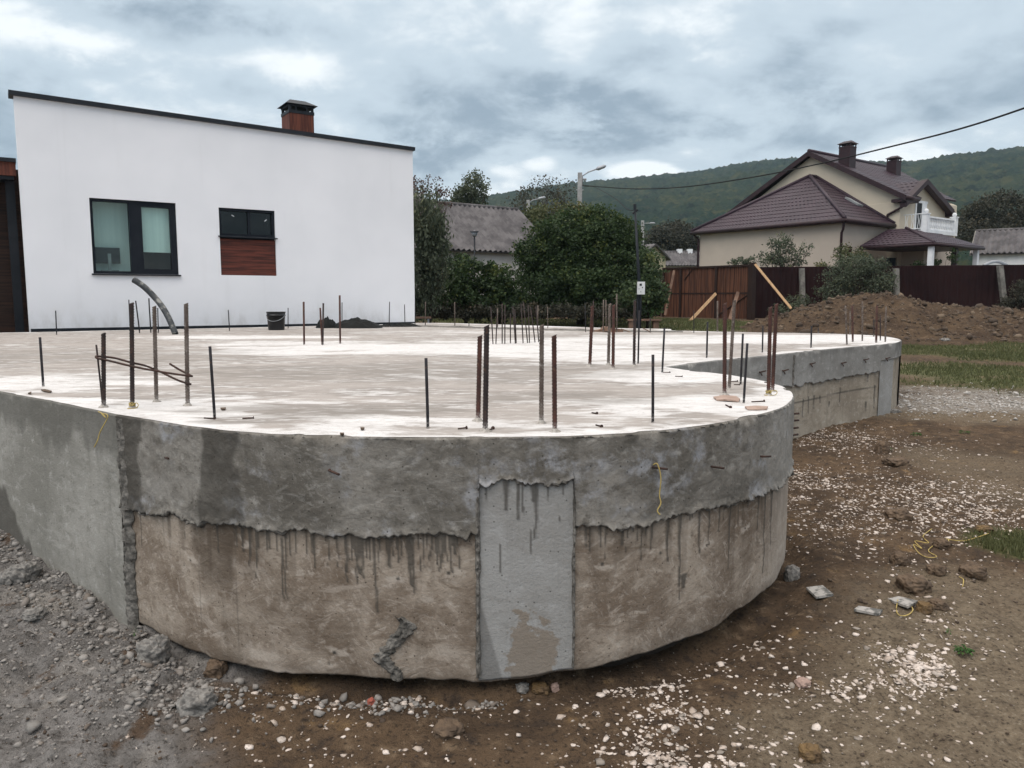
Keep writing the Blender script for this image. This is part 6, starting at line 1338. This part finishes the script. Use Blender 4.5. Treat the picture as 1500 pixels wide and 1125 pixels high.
L = [(1290, 725, 1.5, .75, 5000), (1400, 760, .9, .5, 1200), (1225, 640, .8, .55, 1500), (1300, 660, .8, .5, 380), (1250, 780, .9, .35, 500), (1345, 975, .17, .15, 1000), (1300, 1005, .16, .1, 600), (1225, 1010, .25, .08, 120), (985, 1060, .22, .28, 800), (1010, 1110, .3, .2, 450),
     (700, 1060, 2.0, .5, 1100), (450, 1010, .9, .35, 220), (560, 1020, .5, .12, 90), (1380, 905, .25, .4, 170), (1150, 960, .9, .5, 420), (1200, 1060, .7, .4, 150), (1180, 700, .35, .5, 500), (1250, 590, 1.2, 1.2, 250), (900, 998, .22, .06, 90), (1400, 830, .9, .5, 260)]
P_ = [ell(*q) for q in L]; xs_ = np.concatenate([q[0] for q in P_] + [rng.uniform(-3.5, 5, 900)]); ys_ = np.concatenate([q[1] for q in P_] + [rng.uniform(2.1, 9, 900)])
k = (greymask(xs_, ys_) < rng.random(len(xs_)) * 1.1 + .05) & (fbm(xs_ * 3.2, ys_ * 3.2, 611) + fbm(xs_ * 9, ys_ * 9, 612) > rng.normal(-.16, .16, len(xs_))); xs_, ys_ = xs_[k], ys_[k]
scatter('gravel', (xs_, ys_), np.minimum(rng.gamma(1.7, .0031, len(xs_)) + .0018, .02), .38, chipmat('gravel_chips', (.40, .335, .285), (.60, .53, .48), (.25, .22, .19)), sink=.42, rough=.45)
q1 = ell(1430, 590, 2.4, 1.0, 2600); q2 = ell(1500, 585, 2.2, 1.2, 1200)
xs_ = np.r_[q1[0], q2[0]]; ys_ = np.r_[q1[1], q2[1]]; scatter('road_gravel', (xs_, ys_), rng.gamma(2.2, .0034, len(xs_)) + .004, .45, chipmat('pale_road_gravel', (.36, .34, .32), (.46, .44, .42), (.30, .28, .25)))
MG = zz.reshape(len(my), len(mx))
def mzf(x, y):
    i = np.clip((x - mx[0]) / .06, 0, len(mx) - 2); j = np.clip((y - my[0]) / .07, 0, len(my) - 2); a = i.astype(int); b = j.astype(int); return MG[b, a]
xm = rng.uniform(7.3, 20, 5000); ym = rng.uniform(19.2, 25, 5000); km = mzf(xm, ym) > gmacro(xm, ym) + .04; xm, ym = xm[km], ym[km]
scatter('mound_clods', (xm, ym), np.minimum(rng.gamma(1.2, .018, len(xm)) + .008, .13), .8, M['crumb'], sink=.3, rough=.4, zf=mzf)
n_ = 15000; xs_ = rng.uniform(-4.2, 5, n_); ys_ = 2.0 + 7 * rng.random(n_) ** 1.7
scatter('soil_crumbs', (xs_, ys_), np.minimum(rng.gamma(.9, .0026, n_) + .0010, .018), .7, M['crumb'], sink=.3)
# mortar crumbs at the left
n_ = 17000; q = rng.uniform(-1.0, 3.4, n_); d = rng.gamma(1.4, .42, n_) ; xs_ = corner[0] + tdir[0] * q + nl[0] * d + rng.normal(0, .05, n_); ys_ = corner[1] + tdir[1] * q + nl[1] * d
k = (d < 3) & (greymask(xs_, ys_) > .35 * rng.random(n_)); xs_, ys_, d = xs_[k], ys_[k], d[k]
szz = (rng.gamma(.75, .0030, len(xs_)) + .0010) * (1 + 1.2 * np.exp(-d / .2)); szz = np.minimum(szz, .032)
scatter('mortar_rubble', (xs_, ys_), szz, .6, M['rubble'], sink=.42, rough=.42)
cxy = [ell(235, 960, .25, .15, 200), ell(545, 1020, .3, .12, 150), ell(600, 1020, .3, .12, 120), ell(720, 1010, .06, .05, 40), ell(250, 1030, .4, .25, 300)]
xs_ = np.concatenate([q[0] for q in cxy]); ys_ = np.concatenate([q[1] for q in cxy]); scatter('mortar_crumbs', (xs_, ys_), rng.gamma(1.2, .0045, len(xs_)) + .0015, .7, M['rubble'], rough=.5)
def rock(name, px, py, w, h, mat, lab, cat, seed, grp=None, flat=.8, dep=1.0):
    c = G(px, py); r_ = c.y / FPX * w / 2; n1, n2 = 72, 44
    th, ph = np.meshgrid(np.linspace(0, 2 * np.pi, n1), np.linspace(0, np.pi, n2)); d = np.stack([np.sin(ph) * np.cos(th), np.sin(ph) * np.sin(th), np.cos(ph)], -1)
    q = d.reshape(-1, 3); nn = np.array([mnoise.fractal(Vector(v) * 1.6 + Vector((seed * 3.1, 0, 0)), 1.0, 2.0, 4) for v in q]); cell = np.array([mnoise.cell(Vector(v) * 1.3 + Vector((seed, 5, 1))) for v in q])
    n8 = np.array([mnoise.fractal(Vector(v) * 5 + Vector((seed * 3.1, 0, 0)), 1.0, 2.0, 3) for v in q])
    q = np.sign(q) * np.abs(q) ** .8
    n20 = np.array([mnoise.fractal(Vector(v) * 15 + Vector((seed * 1.1, 0, 0)), .8, 2.0, 3) for v in q])
    V_ = q * (1 + .28 * nn + .10 * n8 + .05 * n20)[:, None] * np.array([r_, r_ * dep, r_ * h / w * 1.15])
    o = npmesh(name, V_, grid_faces(n2, n1), mat, None, True); o.location = c + Vector((0, r_ * .5, r_ * h / w * .45)); tag(o, lab, cat, grp); return o
gs = 'lumps and stones lying on the ground'
for q in [('rock', 219, 968, 50, 36, M['stone'], 'squarish grey mortar block touching the foot of the curved wall', 'stone', 1), ('rock', 284, 1045, 56, 34, M['stone'], 'largest pale grey concrete lump in the left foreground', 'stone', 2),
          ('clod', 314, 990, 32, 24, M['clod'], 'brown clod at the wall foot right of the grey block', 'clod', 3), ('rock', 543, 1033, 12, 11, M['redstone'], 'small red brick fragment below the wall left of the panel', 'stone', 4),
          ('rock', 1178, 1006, 22, 12, M['pinkstone'], 'flat pinkish stone in the right foreground', 'stone', 5), ('clod', 1294, 664, 20, 20, M['clod'], 'dark round clod beside the white gravel, farthest one', 'clod', 6),
          ('clod', 1318, 683, 34, 13, M['clod'], 'dark wide clod just below the farthest round one', 'clod', 7), ('clod', 1342, 867, 42, 26, M['clod'], 'large dark clod just above the tile with twine', 'clod', 8),
          ('clod', 1374, 842, 24, 18, M['clod'], 'dark clod between the two largest ones at right', 'clod', 9), ('clod', 1430, 846, 34, 22, M['clod'], 'large dark clod nearest the right grass patch', 'clod', 10),
          ('clod', 1320, 828, 26, 20, M['clod'], 'brown clod above the large dark ones', 'clod', 11), ('clod', 1378, 893, 26, 16, M['clod'], 'brown clod right of the ochre lump', 'clod', 12), ('clod', 1357, 897, 22, 18, M['tan_clod'], 'ochre lump right of the tile with twine', 'clod', 13),
          ('clod', 1382, 803, 22, 16, M['clod'], 'brown lump beside the tangled yellow twine', 'clod', 14), ('clod', 1320, 760, 34, 16, M['clod'], 'flat brown clod inside the gravel band', 'clod', 15), ('clod', 1445, 779, 22, 9, M['tan_clod'], 'ochre stone at the right end of the gravel band', 'clod', 16),
          ('rock', 1162, 850, 22, 26, M['stone'], 'grey mortar lump at the right foot of the curved wall', 'stone', 17), ('rock', 813, 1012, 14, 12, M['pinkstone'], 'small tan stone standing below the panel', 'stone', 18), ('clod', 1190, 1112, 34, 20, M['tan_clod'], 'ochre lump at the bottom edge of the photo', 'clod', 19),
          ('rock', 765, 1013, 20, 12, M['stone'], 'grey stone in the gap under the panel', 'stone', 20), ('rock', 791, 1015, 26, 14, M['tan_clod'], 'ochre stone in the gap under the panel', 'stone', 21), ('rock', 30, 850, 40, 30, M['stone'], 'big crumbly grey lump at the left edge below the wall', 'stone', 22), ('rock', 45, 905, 30, 14, M['stone'], 'flat grey slab piece left of the wall corner', 'stone', 23),
          ('rock', 10, 855, 26, 24, M['stone'], 'grey lump touching the left edge of the photo', 'stone', 24), ('rock', 1385, 504, 15, 11, M['stone'], 'pale boulder in the grass before the mound', 'stone', 25), ('rock', 1312, 605, 18, 6, M['stone'], 'flat grey stone at the foot of the wing tip', 'stone', 26),
          ('rock', 262, 905, 20, 14, M['clod'], 'dark lump on the grey bank', 'clod', 27), ('clod', 655, 1075, 40, 22, M['clod'], 'low brown mound of soil in the foreground left of centre', 'clod', 28)][:26] + [('clod', 655, 1078, 44, 20, M['clod'], 'low brown lump of soil in the foreground left of centre', 'clod', 28)]:
    rock(q[0], q[1], q[2], q[3], q[4], q[5], q[6], q[7], q[8], gs)
def flat_tile(poly, lab, th=.012, tilt=0):
    P = [G(x, y) for x, y in poly]; mz_ = max(p.z for p in P); c = sum(P, Vector()) / len(P); P = [at(x, y, c.z + .012 + tilt * (i in (1, 2))) for i, (x, y) in enumerate(poly)]; n = len(P); dn = Vector((0, 0, th))
    o = MB().add([p - dn for p in P] + P, [tuple(range(n))[::-1], tuple(range(n, 2 * n))] + [(i, (i + 1) % n, (i + 1) % n + n, i + n) for i in range(n)]).build('tile', M['tile'], None, origin=tuple(c)); tag(o, lab, 'tile', 'stained tiles lying on the soil')
flat_tile([(1196, 874), (1221, 870), (1205, 857), (1181, 860)], 'stained square tile nearest the curved wall', tilt=.01)
flat_tile([(1251, 892), (1287, 899), (1293, 893), (1258, 887)], 'long narrow tile lying between the two square ones')
flat_tile([(1300, 877), (1330, 888), (1345, 880), (1316, 873)], 'pale tile with a loop of yellow twine at right', tilt=.015)
def gstring(L_, lab, up=.012): string3('twine', [G(x, y) + Vector((0, 0, up)) for x, y in L_], .0028, M['twine'], lab, 'twine', 'yellow twine')
gstring([(1315, 882), (1313, 897), (1318, 905), (1330, 904), (1337, 896), (1330, 886)], 'yellow twine loop under the pale tile at right')
gstring([(1365, 777), (1352, 788), (1360, 798), (1340, 795), (1350, 806), (1338, 800), (1345, 812), (1358, 819), (1372, 818), (1360, 808), (1385, 792), (1390, 796)], 'tangled yellow twine on the gravel at right')
gstring([(1405, 848), (1411, 852), (1410, 862)], 'short yellow twine scrap below the dark clods')
gstring([(1385, 792), (1410, 795), (1430, 790), (1448, 784)], 'faint yellow twine running to the right grass patch')
# small plants
def weed(px, py, rpx, lab, n_=34, up=.05):
    c = G(px, py); root = rpx / FPX * c.y; mb = MB(); tv = []
    for k in range(n_):
        a = random.uniform(0, 6.28); r0 = root * random.uniform(.1, 1) ** .8; h = random.uniform(.01, up); L0 = root * random.uniform(.3, .6); w = L0 * .22
        p = Vector((math.cos(a) * r0 * .5, math.sin(a) * r0 * .5, h * .5)); d = Vector((math.cos(a), math.sin(a), random.uniform(.1, .6))).normalized(); s_ = Vector((-math.sin(a), math.cos(a), 0))
        mb.add([p, p + d * L0 * .5 + s_ * w, p + d * L0 + Vector((0, 0, -.01)), p + d * L0 * .5 - s_ * w], [(0, 1, 2, 3)]); tv += [random.random()] * 4
    o = mb.build('weed', M['leaf_fresh'], None); o.location = c; at_ = o.data.attributes.new('tint', 'FLOAT', 'POINT'); at_.data.foreach_set('value', tv); tag(o, lab, 'weed', 'small green weeds on bare soil')
weed(1413, 957, 18, 'bright green rosette weed right of the gravel patch in the foreground', 60); weed(1342, 638, 11, 'green weed above the gravel band, left of two'); weed(1413, 635, 9, 'small green weed above the gravel band, right of two')
weed(198, 934, 6, 'tiny pale green sprout at the wall corner by the grey block', 14, .09); weed(1388, 928, 8, 'faint green sprout above the foreground rosette', 16); weed(1305, 1000 - 340, 5, 'tiny sprout beside the farthest round clod', 10)

# ------------------------------------------------------------------ grass
def grass():
    xs_, ys_ = [], []
    n_ = 150000; x = rng.uniform(-8, 14, n_); y = 14 + 20 * rng.random(n_); xs_.append(x); ys_.append(y)
    n2 = 60000; x = rng.uniform(5, 14, n2); y = rng.uniform(11, 22, n2); xs_.append(x); ys_.append(y)
    n3 = 6000; c = Gm(1495, 800); xs_.append(c.x + rng.normal(0, .25, n3)); ys_.append(c.y + rng.normal(0, .2, n3))
    x = np.concatenate(xs_); y = np.concatenate(ys_); g_ = blobm(x, y, grass_blobs, 1); k = (rng.random(len(x)) < g_ ** 1.5 * .8) & ~inside(x, y); x, y = x[k], y[k]; n_ = len(x)
    z = gfull(x, y); h = (.025 + .05 * rng.random(n_)) * (1 + .8 * fbm(x * 2, y * 2, 601)); h = np.where(y < 9, h * .6, h); a = rng.uniform(0, 6.28, n_); w = .006 + .0006 * y; dx, dy = np.cos(a) * w, np.sin(a) * w; lx = rng.normal(0, .35, n_) * h; ly = rng.normal(0, .35, n_) * h
    V_ = np.stack([np.c_[x - dx, y - dy, z - .01], np.c_[x + dx, y + dy, z - .01], np.c_[x + lx, y + ly, z + h]], 1).reshape(-1, 3)
    tn = np.clip(.35 + .6 * (fbm(x * .8, y * .8, 602) + .2) + rng.normal(0, .15, n_), 0, 1)
    m = leaf_mat('grass_blades', (.068, .080, .034), (.108, .115, .052), (.21, .175, .10))
    o = npmesh('grass', V_, np.arange(n_ * 3).reshape(-1, 3), m, None, False, {'tint': np.repeat(tn, 3)}); tag(o, kind='stuff')
grass()

# ------------------------------------------------------------------ haze
hz_ = MB().box(-1700, 1700, -70, 1650, -12, 420).build('haze', None) if False else None
me = bpy.data.meshes.new('haze'); b_ = MB().box(-1150, 1150, -75, 1280, -10, 262); me.from_pydata(b_.v, [], b_.f); me.update()
hm = bpy.data.materials.new('haze_air'); hm.use_nodes = True; t = NT(hm.node_tree)
for n in list(t.n): t.n.remove(n)
o_ = t.n.new('ShaderNodeOutputMaterial'); pv = t.new('ShaderNodeVolumePrincipled', {'Color': (.66, .86, 1.0), 'Density': .00019, 'Anisotropy': .1}); t.l.new(pv.outputs[0], o_.inputs['Volume'])
tag(link('haze', me, hm), kind='stuff')
# shrink ground/hills inside the haze box is not needed: the box encloses what is seen

# ------------------------------------------------------------------ sky and sun
w = bpy.data.worlds.new('World'); sc.world = w; w.use_nodes = True; t = NT(w.node_tree)
for n in list(t.n): t.n.remove(n)
SUN_EL, SUN_AZ = R(52), R(215)   # azimuth measured clockwise from +Y
out = t.n.new('ShaderNodeOutputWorld'); bg = t.new('ShaderNodeBackground', {'Strength': .1}); t.l.new(bg.outputs[0], out.inputs[0])
sky = t.new('ShaderNodeTexSky', sky_type='NISHITA', sun_disc=False, sun_elevation=SUN_EL, sun_rotation=SUN_AZ)
d = t.new('ShaderNodeTexCoord').outputs[0]; sep = t.new('ShaderNodeSeparateXYZ', {0: d}); dx, dy, dz = sep.outputs
zz = t.m('ADD', t.m('MAXIMUM', dz, 0.0), .32)
pv_ = t.new('ShaderNodeCombineXYZ', {0: t.m('DIVIDE', dx, zz), 1: t.m('DIVIDE', dy, zz), 2: 0.0}).outputs[0]
n1 = t.noise(t.mapping(pv_, loc=(3.1, 1.7, 0)), 2.1, 11, .56, .3); n2 = t.noise(t.mapping(pv_, loc=(7, 2, 0), scale=(1, 1.2, 1)), 5.5, 8, .55, .2)
az = t.m('ARCTAN2', dx, dy); el = t.m('ARCSINE', dz)
wrp = t.m('MULTIPLY', t.m('SUBTRACT', t.noise(t.new('ShaderNodeCombineXYZ', {0: az, 1: t.m('MULTIPLY', el, 2.0), 2: 0.0}).outputs[0], 6.5, 12, .66, .3), .5), 5.5)
def pdir(px, py):
    v = Vector(ray(px, py)).normalized(); return math.atan2(v.x, v.y), math.asin(v.z)
def blob(px, py, rx, ry, hard=(1.15, .25)):
    a, e_ = pdir(px, py); q = t.m('ADD', t.m('POWER', t.m('DIVIDE', t.m('SUBTRACT', az, a), rx / FPX), 2.0), t.m('POWER', t.m('DIVIDE', t.m('SUBTRACT', el, e_), ry / FPX), 2.0))
    return t.ramp(t.m('ADD', q, wrp), hard[0], hard[1])
base = t.m('ADD', t.m('MULTIPLY', t.m('SUBTRACT', n1, .5), 2.2), t.m('ADD', t.m('MULTIPLY', t.m('SUBTRACT', n2, .5), 1.5), t.m('MULTIPLY', wrp, .10)))
br = base
for (px, py, rx, ry, k_) in [(700, 20, 190, 75, .55), (30, 45, 110, 32, .7), (130, 150, 260, 40, .35), (250, 80, 150, 30, .25), (945, 252, 46, 16, 1.1), (1345, 218, 85, 28, .85), (765, 243, 75, 24, .5), (1440, 60, 120, 50, .3), (690, 280, 60, 16, .5), (1150, 60, 150, 40, .15), (790, 240, 22, 10, .5), (560, 150, 50, 20, .3), (1240, 250, 120, 25, .4), (320, 40, 200, 25, -.25), (150, 25, 90, 20, .0),
                         (385, 130, 75, 22, -.5), (690, 170, 150, 60, -.55), (1010, 120, 190, 70, -.42), (20, 190, 90, 70, -.5), (880, 215, 110, 25, -.4), (640, 235, 100, 35, -.4), (1180, 170, 150, 40, -.2), (1440, 130, 120, 30, -.2), (330, 15, 180, 25, -.3), (120, 90, 60, 16, -.3)]:
    if k_ : br = t.m('ADD', br, t.m('MULTIPLY', blob(px, py, rx, ry, (2.0, -.6)), k_))
f1_ = t.ramp(br, -.75, .10); f2_ = t.ramp(br, .05, .70)
cl = t.mix(f1_, (2.75, 3.5, 4.3), (5.5, 6.4, 7.15)); cl = t.mix(f2_, cl, (9.2, 9.6, 9.8))
hi_ = t.ramp(dz, .50, .85); cl = t.mix(hi_, cl, (19, 17.6, 16.4))
cl = t.mix(t.ramp(dz, .02, -.15), cl, (1.2, 1.15, 1.1))
t.set(bg.inputs[0], t.mix(.95, sky.outputs[0], cl))
sl_ = bpy.data.lights.new('sun', 'SUN'); sl_.energy = 1.3; sl_.angle = R(50); sl_.color = (1, .94, .87); so = bpy.data.objects.new('sun', sl_); col.objects.link(so)
sd = Vector((math.sin(SUN_AZ) * math.cos(SUN_EL), math.cos(SUN_AZ) * math.cos(SUN_EL), math.sin(SUN_EL))); so.rotation_euler = (-sd).to_track_quat('-Z', 'Y').to_euler(); so.location = (0, -5, 20)

sc.render.engine = 'CYCLES'; sc.view_settings.view_transform = 'Standard'; sc.view_settings.look = 'None'; sc.view_settings.exposure = 0.24; sc.view_settings.gamma = 1
sc.cycles.max_bounces = 6; sc.cycles.transparent_max_bounces = 12; sc.cycles.volume_bounces = 0; sc.cycles.use_denoising = True
sc.render.resolution_x = 1024; sc.render.resolution_y = 768
